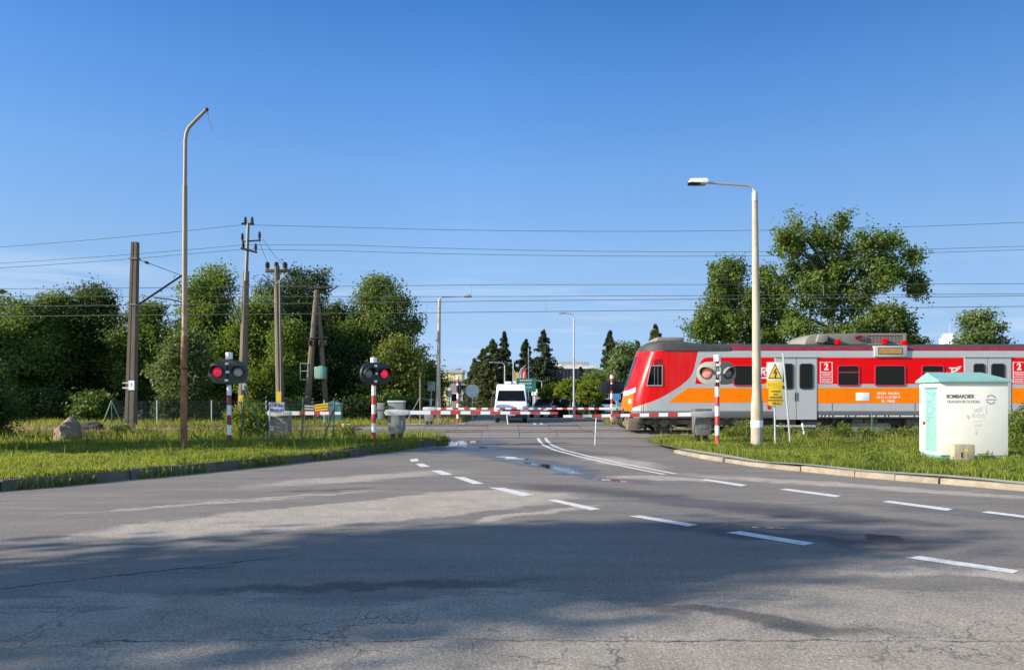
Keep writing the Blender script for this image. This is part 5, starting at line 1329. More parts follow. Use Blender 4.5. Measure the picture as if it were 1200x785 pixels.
# ------------------------------------------------------------------ van
def van():
    Yv = 45.6
    vb = Vector((P(599,465,Yv).x, Yv, 0)); t = thing('delivery_van', 'white high roofed van waiting behind the closed barrier', 'van', vb)
    W = 1.02
    # side profile (y forward is towards the camera = negative), z
    prof = [(0.02,.42),(-.0,.80),(.10,1.12),(.75,1.30),(1.45,2.02),(1.62,2.30),(1.95,2.42),(5.6,2.45),(5.75,2.3),(5.8,.45),(5.0,.36),(.3,.34)]
    b = MB(); n = len(prof)
    secs = []
    for sx, tz_ in ((-1.0,0),(-.94,.0),(.94,0),(1.0,0)):
        secs.append(sx)
    for sx in secs:
        for y, z in prof:
            q = 1-.10*max(0, (z-1.0)/1.5) if abs(sx) == 1.0 else 1-.12*max(0, (z-1.0)/1.5)
            yy = y+(.06 if abs(sx) == 1 else 0)*(1 if y < 2 else -1)
            zz = z-(.05 if abs(sx) == 1 and z > 2.2 else 0)
            b.v.append((sx*W*q, yy, zz))
    for i in range(3):
        for k in range(n):
            a = i*n+k; c = i*n+(k+1) % n; b.f.append((a, c, c+n, a+n)); b.m.append(0)
    b.f.append(tuple(range(n))); b.m.append(0); b.f.append(tuple(3*n+k for k in range(n))); b.m.append(0)
    b.build('body', M['van_white'], t, bevel=.03, smooth=40)
    def on(y0, z0, y1, z1, u): return (y0+(y1-y0)*u, z0+(z1-z0)*u)
    ws = MB(); o = .012
    (ya, za), (yb, zb) = on(.75,1.30,1.45,2.02,.04), on(.75,1.30,1.45,2.02,.97)
    nx = Vector((0,-.72,.69))
    va = [Vector((-.90,ya,za)),Vector((.90,ya,za)),Vector((.80,yb,zb)),Vector((-.80,yb,zb))]
    ws.add([v+nx*o for v in va]+[v-nx*.02 for v in va], [(0,1,2,3),(7,6,5,4),(0,4,5,1),(1,5,6,2),(2,6,7,3),(3,7,4,0)])
    ws.build('windscreen', M['glass_dark'], t, smooth=0)
    for s in (-1, 1):
        MB().tube([(s*-.1-.15*s,.80,1.36),(s*.5,1.02,1.58)], .012, 5).build('wiper', M['plastic'], t)
        MB().prism([(1.15,1.40),(2.1,1.40),(2.1,1.98),(1.62,1.98)], s*(W*.945), s*(W*.945+.03), plane='yz').build('side_window', M['glass_dark'], t, smooth=0)
        mi_ = MB().box((s*1.04 if s > 0 else -1.26,.95,1.22), (1.26 if s > 0 else -1.04,1.15,1.62)).build('mirror', M['plastic'], t, bevel=.04)
        MB().prism([(s*.60,.74),(s*.93,.78),(s*.95,1.06),(s*.80,1.02),(s*.62,.92)], -.035, .12).build('headlight', M['lampglass'], t, bevel=.01)
        MB().disc((s*.75,-.035,.47), .06, (0,1,0), .03).build('fog_lamp', M['lampglass'], t)
        for yw in (1.0, 4.7):
            wl = MB().tube([(s*.76,yw,.33),(s*.99,yw,.33)], .33, 22).build('wheel', M['rubber'], t, bevel=.02)
            MB().tube([(s*.985,yw,.33),(s*1.0,yw,.33)], .2, 16).build('rim', M['galv'], wl)
    MB().prism([(-1.0,.30),(1.0,.30),(1.02,.70),(.62,.72),(.5,.62),(-.5,.62),(-.62,.72),(-1.02,.70)], -.06, .25).build('bumper', M['plastic'], t, bevel=.02)
    MB().prism([(-.52,.74),(.52,.74),(.60,.93),(-.60,.93)], -.02, .15).build('grille', M['plastic'], t, bevel=.01)
    MB().box((-.26,-.085,.44), (.26,-.058,.56)).build('number_plate', M['white'], t, bevel=.004)
    MB().box((-.62,.12,1.06), (.62,.3,1.12)).build('bonnet_strip', M['frame_grey'], t, bevel=.01)
    for s in (-1, 1): MB().box((s*1.012-.012,2.3,.85), (s*1.012+.012,5.4,1.05)).build('side_stripe', M['stripe_orange'], t, smooth=0)
    MB().box((-.40,2.3,2.44), (.02,2.9,2.60)).box((.12,2.4,2.44), (.34,2.7,2.62)).build('roof_vent', M['white'], t, bevel=.03)
van()
# ------------------------------------------------------------------ parked cars
def car(loc, rz, m, label, estate=False):
    t = thing('parked_car', label, 'car', loc, rz, 'cars parked beyond the barriers')
    L_, W = 4.2, .86
    low = [(-2.1,.32),(-2.12,.62),(-1.95,.80),(-1.0,.93),(1.75,.95),(2.05,.86),(2.1,.4),(1.9,.28),(-1.9,.28)]
    MB().prism(low, -W, W).build('body', M[m], t, bevel=.06)
    cab = [(-1.1,.90),(-.35,1.42),(.3,1.48),(1.35 if not estate else 1.8,1.42),(1.95 if not estate else 2.0,.92)]
    MB().prism(cab, -W*.84, W*.84).build('cabin', M[m], t, bevel=.05)
    gw = [(-.88,.96),(-.3,1.36),(.3,1.41),(1.3,1.36),(1.65,.98)]
    for s in (-1, 1): MB().prism(gw, s*W*.835, s*(W*.85)).build('side_window', M['glass_dark'], t, smooth=0)
    MB().add([(-1.06,-.6,.945),(-1.06,.6,.945),(-.42,.54,1.40),(-.42,-.54,1.40)], [(0,1,2,3)]).build('windscreen', M['glass_dark'], t, loc=(-.012,0,.012), smooth=0)
    MB().add([(1.97,-.6,.96),(1.97,.6,.96),(1.44,.54,1.38),(1.44,-.54,1.38)], [(0,1,2,3)]).build('rear_window', M['glass_dark'], t, loc=(.02,0,.012), smooth=0)
    for s in (-1, 1):
        MB().box((-2.13,s*.62-.16,.60), (-2.0,s*.62+.16,.76)).build('headlight', M['lampglass'], t, bevel=.02)
        MB().box((2.0,s*.66-.12,.62), (2.12,s*.66+.12,.84)).build('tail_light', M['red_sig'], t, bevel=.02)
        for x in (-1.3, 1.3):
            wl = MB().tube([(x,s*.66,.31),(x,s*.875,.31)], .31, 20).build('wheel', M['rubber'], t, bevel=.02)
            MB().tube([(x,s*.87,.31),(x,s*.885,.31)], .19, 14).build('rim', M['galv'], wl)
    return t
car((P(640,465,58).x, 58, 0), R(70), 'car_blue', 'dark blue car standing just right of the white van')
car((P(665,465,66).x, 66, 0), R(85), 'car_silver', 'silver car parked behind the globe trees', True)
car((P(654,465,72).x, 72, 0), R(15), 'car_pale', 'pale blue car parked sideways beneath the cream awning', True)
car((P(698,465,64).x, 64, 0), R(12), 'car_pale', 'pale blue car beside the white hall next to the train front', True)
car((P(489,465,47.5).x, 50, 0), R(90), 'car_silver', 'silver car half hidden by the far barrier housing')

# ------------------------------------------------------------------ road signs beyond
def rsign(px, Y, zc, w_, h_, label, m, shape='rect', cat='road sign', post_px=None, name='road_sign', ztop=None):
    b = Vector((P(px,465,Y).x, Y, 0)); t = thing(name, label, cat, b)
    MB().tube([(0,.04,-.1),(0,.04,(ztop or zc+h_/2))], .035, 8).build('post', M['galv'], t)
    if shape == 'disc': MB().disc((0,-.01,zc), w_/2, (0,1,0), .03, 26).build('disc', M[m], t)
    else: MB().prism(rr(-w_/2,w_/2,zc-h_/2,zc+h_/2,.04), -.02, .01).build('board', M[m], t, smooth=0)
    return t
rsign(553.5, 52, uz(0,458,52), .95, .95, 'round blue grey sign on a post left of the van', 'sign_back', 'disc')
rsign(505.5, 53, uz(0,452.5,53), .55, .66, 'plain grey backed board on a post just left of the concrete lamp', 'sign_back')
rsign(526.5, 60, uz(0,461.5,60), .45, .55, 'small white sign below the yellow house', 'white')
pb = Vector((P(492.5,465,43.5).x, 43.5, 0))
tag(MB().tube([(0,0,-.1),(0,0,uz(0,443,43.5))], .045, 8).tube([(-.03,0,1.55),(-.55,0,.6),(-.9,0,-.05)], .025, 7).build('braced_post', M['dull_steel'], None, pb), 'thin grey braced post beside the plain backed board', 'post')
b = Vector((P(616,465,68).x, 68, 0)); t = thing('direction_board', 'large green direction board with white lines behind the van', 'road sign', b)
dzt, dzb = uz(0,443,68), uz(0,459,68)
MB().prism(rr(-.85,.95,dzb,dzt,.05), -.03, .02).build('board', M['sign_green'], t, smooth=0)
mb = MB()
rng = random.Random(2)
for z in (.80,.57,.30):
    x = -.55
    while x < .55: q = rng.uniform(.05,.14); mb.box((x,-.036,dzb+(dzt-dzb)*z), (x+q,-.03,dzb+(dzt-dzb)*z+.09)); x += q+.04
mb.build('lettering', M['white'], t, smooth=0)
for x in (-.6, .7): MB().tube([(x,.05,-.1),(x,.05,dzt)], .05, 8).build('post', M['galv'], t)
b = Vector((P(612,465,75).x, 75, 0)); t = thing('banner_flag', 'red and white sail shaped flag above the green board', 'flag', b)
fz0, fz1 = uz(0,444,75), uz(0,428,75)
MB().tube([(-.42,0,0),(-.42,0,fz0),(-.36,0,fz0+.5),(-.1,0,fz1-.35),(.35,0,fz1)], .03, 7).build('pole', M['galv'], t)
sail = [(-.42,fz0),(-.36,fz0+.5),(-.12,fz1-.38),(.35,fz1),(.42,fz0+.2),(.38,fz0)]
MB().prism(sail, .02, .05).build('cloth', M['red_banner'], t, smooth=0)
MB().prism([(-.42,fz0),(-.36,fz0+.5),(-.12,fz1-.38),(.2,fz1-.12),(-.02,fz1-.5),(-.14,fz0+.5),(-.16,fz0)], .012, .02).prism([(.05,fz0),(.10,fz0+.5),(.2,fz0+.75),(.26,fz0+.7),(.2,fz0+.4),(.17,fz0)], .012, .02).build('white_arc', M['white'], t, smooth=0)
b = Vector((P(604.5,465,76).x, 76, 0)); t = thing('banner_flag', 'narrow yellow banner left of the red and white flag', 'flag', b)
MB().tube([(-.12,0,0),(-.12,0,uz(0,434,76))], .03, 7).build('pole', M['galv'], t)
MB().box((-.1,-.01,uz(0,452,76)), (.22,.01,uz(0,436,76))).build('cloth', M['yellow_old'], t, smooth=0)
rsign(722.5, 56, uz(0,463.5,56), .62, .62, 'square blue sign beside the train front', 'sign_blue')

# ------------------------------------------------------------------ buildings far behind
def building(name, label, x0, x1, Y, depth, ztop, wall, roofm=None, roof_h=.3, wins=(), overhang=.2, roofshape='flat', cat='building', ribs=0):
    xa, xb = P(x0,465,Y).x, P(x1,465,Y).x; b = Vector(((xa+xb)/2, Y, 0)); t = thing(name, label, cat, b); w_ = (xb-xa)/2
    wl = MB().box((-w_,0,-.1), (w_,depth,ztop))
    if ribs:
        x = -w_+.2
        while x < w_-.2: wl.box((x,-.06,.0), (x+.12,.0-.002,ztop-.02)); x += ribs
    wl.build('wall', M[wall], t, smooth=0)
    if roofshape == 'flat': MB().box((-w_-overhang,-overhang,ztop+.003), (w_+overhang,depth+overhang,ztop+roof_h)).build('roof', M[roofm or wall], t, smooth=0)
    else: MB().prism([(-w_-overhang,ztop+.003),(w_+overhang,ztop+.003),(0,ztop+roof_h)] if roofshape == 'gable' else [(-overhang,ztop+.003),(depth+overhang,ztop+.003),(depth/2,ztop+roof_h)], *((-overhang, depth+overhang) if roofshape == 'gable' else (-w_-overhang, w_+overhang)), plane='xz' if roofshape == 'gable' else 'yz').build('roof', M[roofm or wall], t, smooth=0)
    for (wx, wz, ww, wh) in wins:
        f_ = MB().box((wx-ww/2-.08,-.05,wz-.08), (wx+ww/2+.08,.02,wz+wh+.08)).build('window', M['white'], t, smooth=0)
        MB().box((wx-ww/2,-.07,wz), (wx+ww/2,-.045,wz+wh)).build('pane', M['glass_dark'], f_, smooth=0)
    return t
bt = building('warehouse', 'dark ribbed hall with a pale roof edge behind the globe trees', 640, 700, 120, 18, uz(0,432,120), 'shed', 'bwhite', .45, ribs=.55, overhang=.15)
bt = building('office_block', 'pale flat roofed block rising behind the dark hall', 656, 689, 138, 12, uz(0,426.5,138), 'bwhite', 'tile', .4, [(x, uz(0,431.5,138), 1.3, .5) for x in (-2,0,2)])
bt = building('market_hall', 'low white hall with a plain wall next to the train front', 699, 742, 78, 14, uz(0,454,78), 'bwhite', 'bgrey', .25, [(-1.2,1.0,.9,1.0),(.6,1.0,.9,1.0)])
bt = building('annex', 'dark green roofed kiosk with a cream sloping front behind the parked cars', 627, 660, 84, 8, uz(0,463,84), 'bgrey', 'cream', .75, [(-.8,.6,.8,.7),(.6,.6,.8,.7)], roofshape='shed')
bt = building('house', 'yellow house with a low roof at the end of the road', 520, 541, 150, 9, uz(0,437,150), 'byellow', 'tile', .8, [(-1.0,3.6,.8,1.0),(.9,3.6,.8,1.0)], roofshape='shed')
bt = building('shop', 'low dark fronted shop below the yellow house', 528, 556, 118, 8, uz(0,447,118), 'bgrey', 'tile', .3, [(-1.2,.9,1.2,1.2),(.6,.9,1.2,1.2)])
b = Vector((P(1112,465,260).x, 260, 0)); t = thing('silo_tower', 'distant white silo with an aerial above the train roof', 'tower', b)
zt_ = uz(0,393,260)
MB().lathe([(2.2,-.1),(2.2,zt_),(1.6,zt_+.5),(0,zt_+.6)], 20).build('drum', M['bwhite'], t)
MB().box((-2.6,-1.6,zt_-4), (.2,1.5,zt_-1.0)).build('drum_annex', M['bwhite'], t, smooth=0)
MB().tube([(.3,0,zt_),(.3,0,zt_+4)], .14, 6).build('aerial', M['galv'], t)

# ------------------------------------------------------------------ trees
GL = 'trees along the far side of the tracks'
ptree('broadleaf_tree', 'leafy tree with bright green top at the far edge of the view beside the shrub', 22, 348, 62, 50, L['mid'], z0=.2, k=13, seed=11, n=17000, group=GL)
ptree('broadleaf_tree', 'bushy tree with pale green crown between the first tree and the pointed one', 62, 341, 46, 52.5, L['light'], z0=.3, k=11, seed=12, n=12000, group=GL)
ptree('broadleaf_tree', 'dark tree with a pointed crown behind the pale boulder', 107, 329, 47, 54, L['dark'], z0=.3, k=15, seed=13, n=17000, group=GL, s_shape=None) if False else \
ptree('broadleaf_tree', 'dark tree with a pointed crown behind the pale boulder', 107, 329, 47, 54, L['dark'], z0=.3, k=15, seed=13, n=17000, group=GL)
ptree('broadleaf_tree', 'rounded dark tree right behind the square concrete mast', 172, 350, 38, 53, L['mid'], z0=.3, k=12, seed=14, n=14000, group=GL)
ptree('broadleaf_tree', 'tall pale green tree behind the rusty lamp post', 250, 308, 44, 54, L['light'], z0=.5, k=15, seed=15, n=20000, group=GL)
ptree('willow_shrub', 'dense upright grey green shrub tree behind the rusty lamp post', 214, 381, 31, 46, L['willow'], z0=.3, k=10, seed=16, n=12000, size=(.16,.28), group=GL)
ptree('broadleaf_tree', 'broad dark tree towering behind the T topped pole', 352, 311, 56, 59, L['dark'], z0=.5, k=15, seed=17, n=20000, group=GL)
ptree('broadleaf_tree', 'yellowish green tree between the two tall poles', 302, 342, 38, 52, L['light'], z0=.3, k=12, seed=18, n=14000, group=GL)
ptree('broadleaf_tree', 'slender climbing green tree beside the conduit of the T topped pole', 338, 372, 26, 49.5, L['light'], z0=.2, k=10, seed=19, n=10000, group=GL)
ptree('broadleaf_tree', 'dark tree behind the leaning double pole', 397, 352, 34, 56, L['dark'], z0=.3, k=11, seed=20, n=13000, group=GL)
tree('broadleaf_tree', 'tall mid green tree above the black headed signal', (P(445,465,56).x, 56, 0),
     [tuple(P(px,py,56)-Vector((P(445,465,56).x,56,0))+Vector((0,dy,0)))+(r/F*56,)*3 for px,py,r,dy in ((447,350,22,0),(428,365,18,.6),(465,362,16,-.5),(445,385,30,0),(420,395,20,-1),(472,385,16,.8),(484,381,8,0),(415,420,26,.5),(450,425,30,0),(475,415,22,.6),(440,340,13,.3))],
     L['mid'], n=19000, seed=21, group=GL)
ptree('broadleaf_tree', 'lower bushy tree in front of the tall one near the concrete lamp', 466, 398, 36, 51, L['olive'], z0=.3, k=11, seed=22, n=13000, group=GL)
ptree('broadleaf_tree', 'small yellowing tree behind the concrete lamp', 502, 424, 19, 58, L['olive'], z0=.4, k=9, seed=23, n=7000, group=GL)
ptree('broadleaf_tree', 'dark low tree filling the gap behind the leaning double pole and the cabinet', 405, 405, 46, 54, L['dark'], z0=.1, k=11, seed=24, n=13000, group=GL)
ptree('broadleaf_tree', 'dark low tree behind the square mast and the wire fence', 140, 395, 50, 57, L['dark'], z0=.1, k=11, seed=25, n=13000, group=GL)
ptree('broadleaf_tree', 'dark low tree behind the charcoal headed signal', 268, 395, 46, 57, L['dark'], z0=.1, k=11, seed=26, n=13000, group=GL)
ptree('broadleaf_tree', 'dark tree behind the pale green crown near the shrub', 42, 372, 60, 60, L['dark'], z0=.1, k=11, seed=27, n=13000, group=GL)
ptree('broadleaf_tree', 'very distant rounded tree top peeking over the leafy tree', 8, 352, 14, 140, L['dark'], z0=.3, k=6, seed=28, n=3000, size=(.4,.7))
GU = 'undergrowth shrubs under the trees'
UL = ['by the dark shrub at the edge of the view', 'behind and left of the pale boulder', 'between the boulder and the square mast', 'under the grey green shrub tree', 'between the rusty lamp post and the charcoal signal', 'behind the paper sign', 'left of the leaning double pole', 'right of the green utility cabinet', 'behind the tall barrier housing', 'nearest the braced post']
for k, (px, top, hw, Y) in enumerate(((20,462,26,46),(62,458,24,46.5),(112,462,24,46),(200,472,18,44),(240,470,20,47),(310,462,22,47.5),(345,468,16,46.5),(418,466,22,48),(452,462,24,48),(484,468,18,49))):
    ptree('shrub', 'leafy undergrowth shrub '+UL[k], px, top, hw, Y, L['dark' if k % 2 else 'mid'], z0=.0, k=6, seed=60+k, n=3600, size=(.16,.3), trunk_r=.06, cat='shrub', group=GU, clump=.35, limbs=False)
ptree('shrub', 'dark shrub cut by the edge of the view in front of the boulder', -14, 428, 30, 24.5, L['dark'], z0=.0, k=9, seed=41, n=14000, size=(.07,.13), trunk_r=.07, cat='shrub', clump=.22)
ptree('shrub', 'bright yellow green bush at the foot of the charcoal headed signal', 296, 474, 25, 25.5, L['yellow'], z0=.0, k=8, seed=42, n=6500, size=(.06,.12), trunk_r=.04, cat='shrub', clump=.16)

GR = 'trees behind the train'
base = Vector((P(965,465,50).x, 50, 0))
tree('broadleaf_tree', 'tall spreading tree with open branches rising behind the train', base,
     [tuple(P(px,py,50)-base+Vector((0,dy,0)))+(r/F*50*.92, r/F*50*1.1, max(rz, r*.85)/F*50*1.08) for px,py,r,rz,dy in
      ((933,266,12,13,0),(936,285,15,12,.5),(914,287,15,10,-.8),(961,270,8,9,.6),(963,290,14,12,-.5),(990,262,11,9,.3),(982,282,12,12,1.),(1012,284,15,11,-.6),(1033,296,17,12,.4),(1052,281,8,7,.5),(1064,304,12,8,-.4),(1050,318,18,10,.2),(1075,336,14,5,0),
       (1020,325,22,14,-.8),(995,310,22,16,.5),(965,318,22,18,0),(942,315,18,14,1),(935,345,22,16,-.8),(965,350,26,20,.4),(998,350,22,16,-.5),(950,385,28,18,0),(985,385,22,18,.4),(925,375,18,16,.4))],
     L['mid'], n=35000, size=(.16,.28), trunk_r=.30, seed=31, group=GR, clump=.33, inner=.35, per=120, zs=.9, spray=1.1, twigs=320, shrink=.95, nextra=0)
base = Vector((P(862,465,52).x, 52, 0))
tree('broadleaf_tree', 'lower loose tree with several stems behind the concrete street lamp', base,
     [tuple(P(px,py,52)-base+Vector((0,dy,0)))+(r/F*52*.9, r/F*52*1.1, max(rz, r*.9)/F*52*1.08) for px,py,r,rz,dy in
      ((846,320,14,9,0),(861,315,12,10,.5),(838,336,14,11,-.6),(862,340,20,14,0),(846,358,20,14,.6),(878,360,18,16,-.5),(830,375,18,13,.3),(815,385,12,10,-.3),(855,385,24,16,.3),(896,325,13,11,.4),(905,345,16,14,-.3),(895,372,18,16,.5),(885,395,20,14,0),(835,398,20,12,.3),(916,338,15,13,.2),(918,366,17,15,-.3),(912,392,16,12,.3))],
     L['mid'], n=19000, size=(.15,.27), trunk_r=.17, seed=32, group=GR, clump=.32, inner=.3, per=110, zs=.9, spray=1.1, twigs=220, shrink=.9, nextra=0)
base = Vector((P(1042,465,56).x, 56, 0))
tree('broadleaf_tree', 'small green tree right of the tall spreading one behind the roof gear', base,
     [tuple(P(px,py,56)-base+Vector((0,dy,0)))+(r/F*56, r/F*56*1.1, rz/F*56) for px,py,r,rz,dy in
      ((1036,366,14,9,0),(1020,380,16,12,.5),(1050,378,16,12,-.4),(1062,392,12,9,.3),(1030,398,24,14,0),(1058,405,20,10,.3),(1008,396,12,12,.2))],
     L['mid'], n=10000, size=(.2,.34), trunk_r=.14, seed=33, group=GR, clump=.36)
ptree('broadleaf_tree', 'lone round tree above the train roof near the silo', 1150, 362, 34, 82, L['willow'], z0=3, k=11, seed=34, n=11000, size=(.26,.44), group=GR)

GS = 'spruces beyond the crossing'
for k, (lab, px, top, hw, Y, lf) in enumerate((
    ('broad spruce at the front of the row left of the van', 577, 399, 38, 98, 'spruce_olive'), ('narrow dark spruce taller than the broad one beside it', 591, 390, 23, 108, 'spruce'),
    ('slim dark spruce over the flag', 616, 398, 27, 112, 'spruce'), ('tall full dark spruce right of the green board', 637, 388, 36, 104, 'spruce'),
    ('small spruce at the start of the row above the round sign', 556, 421, 20, 110, 'spruce_olive'), ('olive spruce low between the first two spruces', 566, 410, 26, 104, 'spruce_olive'),
    ('dark pointed spruce left of the train front', 715, 389, 27, 95, 'spruce'), ('pointed spruce peeking over the cab roof of the train', 768, 382, 30, 90, 'spruce_olive'),
    ('tiny dark spruce in front of the ribbed hall', 680.5, 430, 6, 100, 'spruce'), ('small dark spruce close behind the train windscreen', 747, 401, 18, 92, 'spruce'))):
    conifer('spruce_tree', lab, px, top, hw, Y, L[lf], seed=70+k, n_br=210 if hw > 10 else 90, per=90 if hw > 10 else 36, group=GS, size=(.25,.60), taper=.8)
ptree('broadleaf_tree', 'grey green tree close to the train front', 733, 402, 24, 84, L['willow'], z0=.5, k=11, seed=35, n=11000, size=(.25,.42))
ptree('broadleaf_tree', 'mid green tree in the row of spruces behind the van', 600, 430, 16, 100, L['dark'], z0=.3, k=8, seed=36, n=5000, size=(.3,.5))
ptree('broadleaf_tree', 'dark broad tree standing between the spruces and the green board', 624, 428, 24, 116, L['dark'], z0=.3, k=8, seed=37, n=6000, size=(.3,.5))
ptree('broadleaf_tree', 'small light green tree behind the rounder globe tree', 698, 434, 12, 76, L['light'], z0=1.0, k=8, seed=38, n=4500, size=(.18,.3))
ptree('broadleaf_tree', 'distant tree on the skyline above the office block', 677, 424.5, 12, 170, L['mid'], z0=2.0, k=6, seed=39, n=3000, size=(.4,.7))
ptree('broadleaf_tree', 'dark tree behind the yellow house', 533, 431, 14, 175, L['dark'], z0=.5, k=6, seed=40, n=3500, size=(.4,.7))
GG = 'clipped globe trees in front of the car park'
for k, (lab, px, pyc, rx, rz, Y) in enumerate((('wide globe tree touching the parked cars', 648, 459, 15, 9, 58), ('globe tree behind the slender steel lamp', 668, 456, 15, 11, 56.5), ('largest round globe tree with yellow green crown', 691, 460, 15, 12, 54))):
    base = Vector((P(px,465,Y).x, Y, 0)); c = P(px,pyc,Y)-base; q = F/Y
    tree('globe_tree', lab, base, [(c.x,0,c.z,rx/q,rx/q,rz/q),(c.x-.3,.1,c.z-.1,rx/q*.75,rx/q*.75,rz/q*.8),(c.x+.3,-.1,c.z+.05,rx/q*.75,rx/q*.8,rz/q*.85)], L['yellow'], n=5200, size=(.13,.24), trunk_r=.06, seed=90+k, group=GG, clump=.14, inner=.75)
for k, (px, top, hw, Y) in enumerate(((676,474,14,57.5),(660,476,10,59),(700,477,8,60),(688,477,10,57))):
    ptree('hedge_shrub', 'dark clipped shrub '+('below the middle globe tree', 'below the wide globe tree', 'nearest the train below the globe trees', 'below the largest round globe tree')[k], px, top, hw, Y, L['dark'], z0=0, k=5, seed=110+k, n=2600, size=(.14,.24), trunk_r=.05, cat='shrub', clump=.2, group='shrubs below the globe trees', limbs=False)
# far woods closing the horizon
wl = []
rng = np.random.RandomState(77)
for k in range(150):
    x = rng.uniform(-420, 420); y = rng.uniform(240, 330)
    if -18 < x < 40: 
        y += 120
    h = rng.uniform(4, 7.5); wl.append((x, y, h*.5, rng.uniform(5, 9), 5, h*.55))
C, out, cc, li = lobe_leaves(wl, 52000, rng, 1.2, 30, .5)
C[:, 2] = np.abs(C[:, 2])
stuff(link('far_wood', raw_mesh('far_wood', leaf_verts(C, out, .9, 1.7, rng), 4, L['dark'])))

# trees behind the photographer on the near side of the junction, whose shade lies over the road; unseen row beyond the rails added to shade the left trees
GSH = 'trees beside the near road'
for k, (x, y, H, rx, z0) in enumerate(SHADE):
    tree('roadside_tree', 'roadside tree '+('with high crown nearest the junction', 'with low crown behind the high crowned one', 'low and bushy, closest to the tracks', 'first of the unseen row added to shade the trees beyond the rails', 'second of the unseen row added to shade the trees beyond the rails', 'tallest of the unseen row added to shade the trees beyond the rails', 'last of the unseen row added to shade the trees beyond the rails')[k], (x, y, 0), auto_lobes(H, rx, rx, z0, 13, 200+k, .40), L['mid'], n=6500 if y < 10 else 15000, size=(.2,.34), seed=200+k, group=GSH, trunk_r=.2, clump=.5)

# ------------------------------------------------------------------ grass and weeds
LVG = [p for p in off(LK, .12)]+[(-2.7,28.1),(-40,28.1),(-40,-10)]
vis = lambda x, y, rng: (np.abs(x) < y*1.05+3.5) & (y > 5)
def near_l(x, y, rng): return vis(x, y, rng)
grass('grass', LVG, zl, 620, (.04,.12), (.010,.020), L['grass'], 1, near_l, clumpy=.4)
def strip(x, y, rng): return vis(x, y, rng) & (rng.random(len(x)) < np.clip((y-19)/7, .04, 1)*.8)
grass('tall_grass', LVG, zl, 150, (.12,.42), (.010,.02), L['grass'], 2, strip, hpow=1.8, clumpy=.3)
def drys(x, y, rng): return vis(x, y, rng) & (x < -6) & (rng.random(len(x)) < np.clip((y-20)/6, 0, 1)*.45)
grass('dry_grass', LVG, zl, 60, (.2,.5), (.008,.016), L['grass_dry'], 3, drys, hpow=1.5)
RVG = off(RK[1:9], .5)+[(16,8.6),(40,10),(40,28.0),(5.6,28.0),(4.95,26.5),(4.75,23.3)]
grass('grass', RVG, zr, 620, (.05,.17), (.010,.022), L['grass'], 4, vis, clumpy=.4)
def rt(x, y, rng): return vis(x, y, rng) & (rng.random(len(x)) < np.clip((y-19.5)/5, .05, 1)*np.where(x < 8.3, .12, .6))
grass('tall_grass', RVG, zr, 110, (.12,.36), (.012,.022), L['grass'], 5, rt, hpow=1.8, clumpy=.4)
grass('dry_grass', RVG, zr, 26, (.2,.5), (.008,.016), L['grass_dry'], 6, rt, hpow=1.5)
# tufts at the foot of the old kerb
kt = [(x, y) for x, y in off(LK[2:], -.14)]+off(LK[2:], .05)[::-1]
grass('kerb_weeds', kt, lambda x, y: 0*x, 900, (.05,.26), (.010,.022), L['grass'], 7, lambda x, y, r: vis(x, y, r) & (np.sin(x*5.1)+np.sin(y*3.3+1) > -.5), hpow=1.4)
kt = [(x, y) for x, y in off(LK[2:], -.0)]+off(LK[2:], .22)[::-1]
grass('kerb_weeds', kt, lambda x, y: zl(x, y)-.02, 700, (.05,.17), (.010,.020), L['grass'], 17, lambda x, y, r: vis(x, y, r) & (np.sin(x*3.1)+np.sin(y*2.3+2) > -.9), lean=.8)
kt = off(RK[1:9], .46)[::1]+off(RK[1:9], .56)[::-1]
grass('kerb_weeds', kt, zr, 900, (.05,.20), (.010,.022), L['grass'], 8, vis)
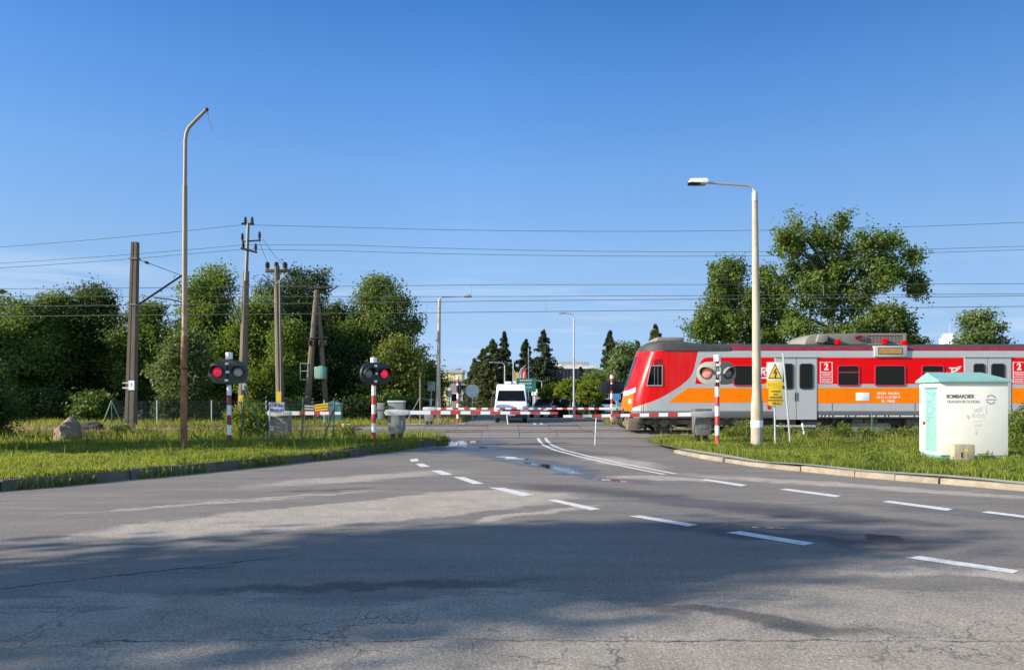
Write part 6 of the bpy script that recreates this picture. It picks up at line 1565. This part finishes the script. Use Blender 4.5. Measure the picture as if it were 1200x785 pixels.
# between and beyond the tracks
for poly, dn, sd in (([(-60,39.2),(-7.5,39.2),(-7.5,46),(-60,46)], 70, 9), ([(-40,32.9),(-7.4,32.9),(-7.4,34.9),(-40,34.9)], 110, 10), ([(6.6,32.9),(20,32.9),(20,60),(6.6,60)], 30, 11), ([(-7.5,42.5),(-3.2,42.5),(-3.2,60),(-7.5,60)], 60, 12), ([(5.7,39.2),(12,39.2),(12,46),(5.7,46)], 80, 13)):
    grass('track_grass', poly, lambda x, y: 0*x-.02, dn, (.12,.5), (.02,.04), L['grass' if sd % 2 else 'grass_dry'], sd, hpow=1.6, clumpy=.4)
def weeds(name, spots, leaf, size, n, seed, label=None):
    rng = np.random.RandomState(seed); lob = []
    for x, y, z, r, h in spots: lob.append((x, y, z+h*.5, r, r, h*.55))
    C, out, cc, li = lobe_leaves(lob, n, rng, .11, 14, .2)
    ok = C[:, 2] > .1; C = C[ok]; out = out[ok]
    return stuff(link(name, raw_mesh(name, leaf_verts(C, out, size[0], size[1], rng, .4), 4, leaf)))
rng = random.Random(19); sp = []
for k in range(330):
    if k % 2: y = rng.uniform(13.5, 24); x = -rng.uniform(.15, .66)*y
    else: y = rng.uniform(14, 25); x = rng.uniform(.24, .69)*y
    ok_ = inside(LVG if k % 2 else RVG, np.array([x]), np.array([y]))[0]
    if ok_: sp.append((x, y, .13, rng.uniform(.06,.2), rng.uniform(.08,.24)))
weeds('verge_weeds', sp, L['weed'], (.04,.10), 9000, 5)
rng = random.Random(9); sp = []
for k in range(90):
    px = rng.uniform(850, 1085) if k < 62 else rng.uniform(1182, 1215); y = rng.uniform(25.6, 27.9) if k < 62 else rng.uniform(19.5, 27)
    sp.append((P(px,465,y).x, y, .1, rng.uniform(.12,.32), rng.uniform(.15,.55) if k < 62 else rng.uniform(.5,1.35)))
weeds('weeds', sp, L['weed'], (.06,.15), 15000, 3)
sp = []
for k in range(46):
    px = rng.uniform(858, 884) if k < 5 else rng.uniform(120, 420); y = rng.uniform(25.8, 27.2) if k < 5 else rng.uniform(24.6, 27.8)
    sp.append((P(px,465,y).x, y, .1, rng.uniform(.12,.3), rng.uniform(.3,1.0) if k < 5 else rng.uniform(.2,.55)))
weeds('weeds', sp, L['weed'], (.06,.13), 8000, 4)
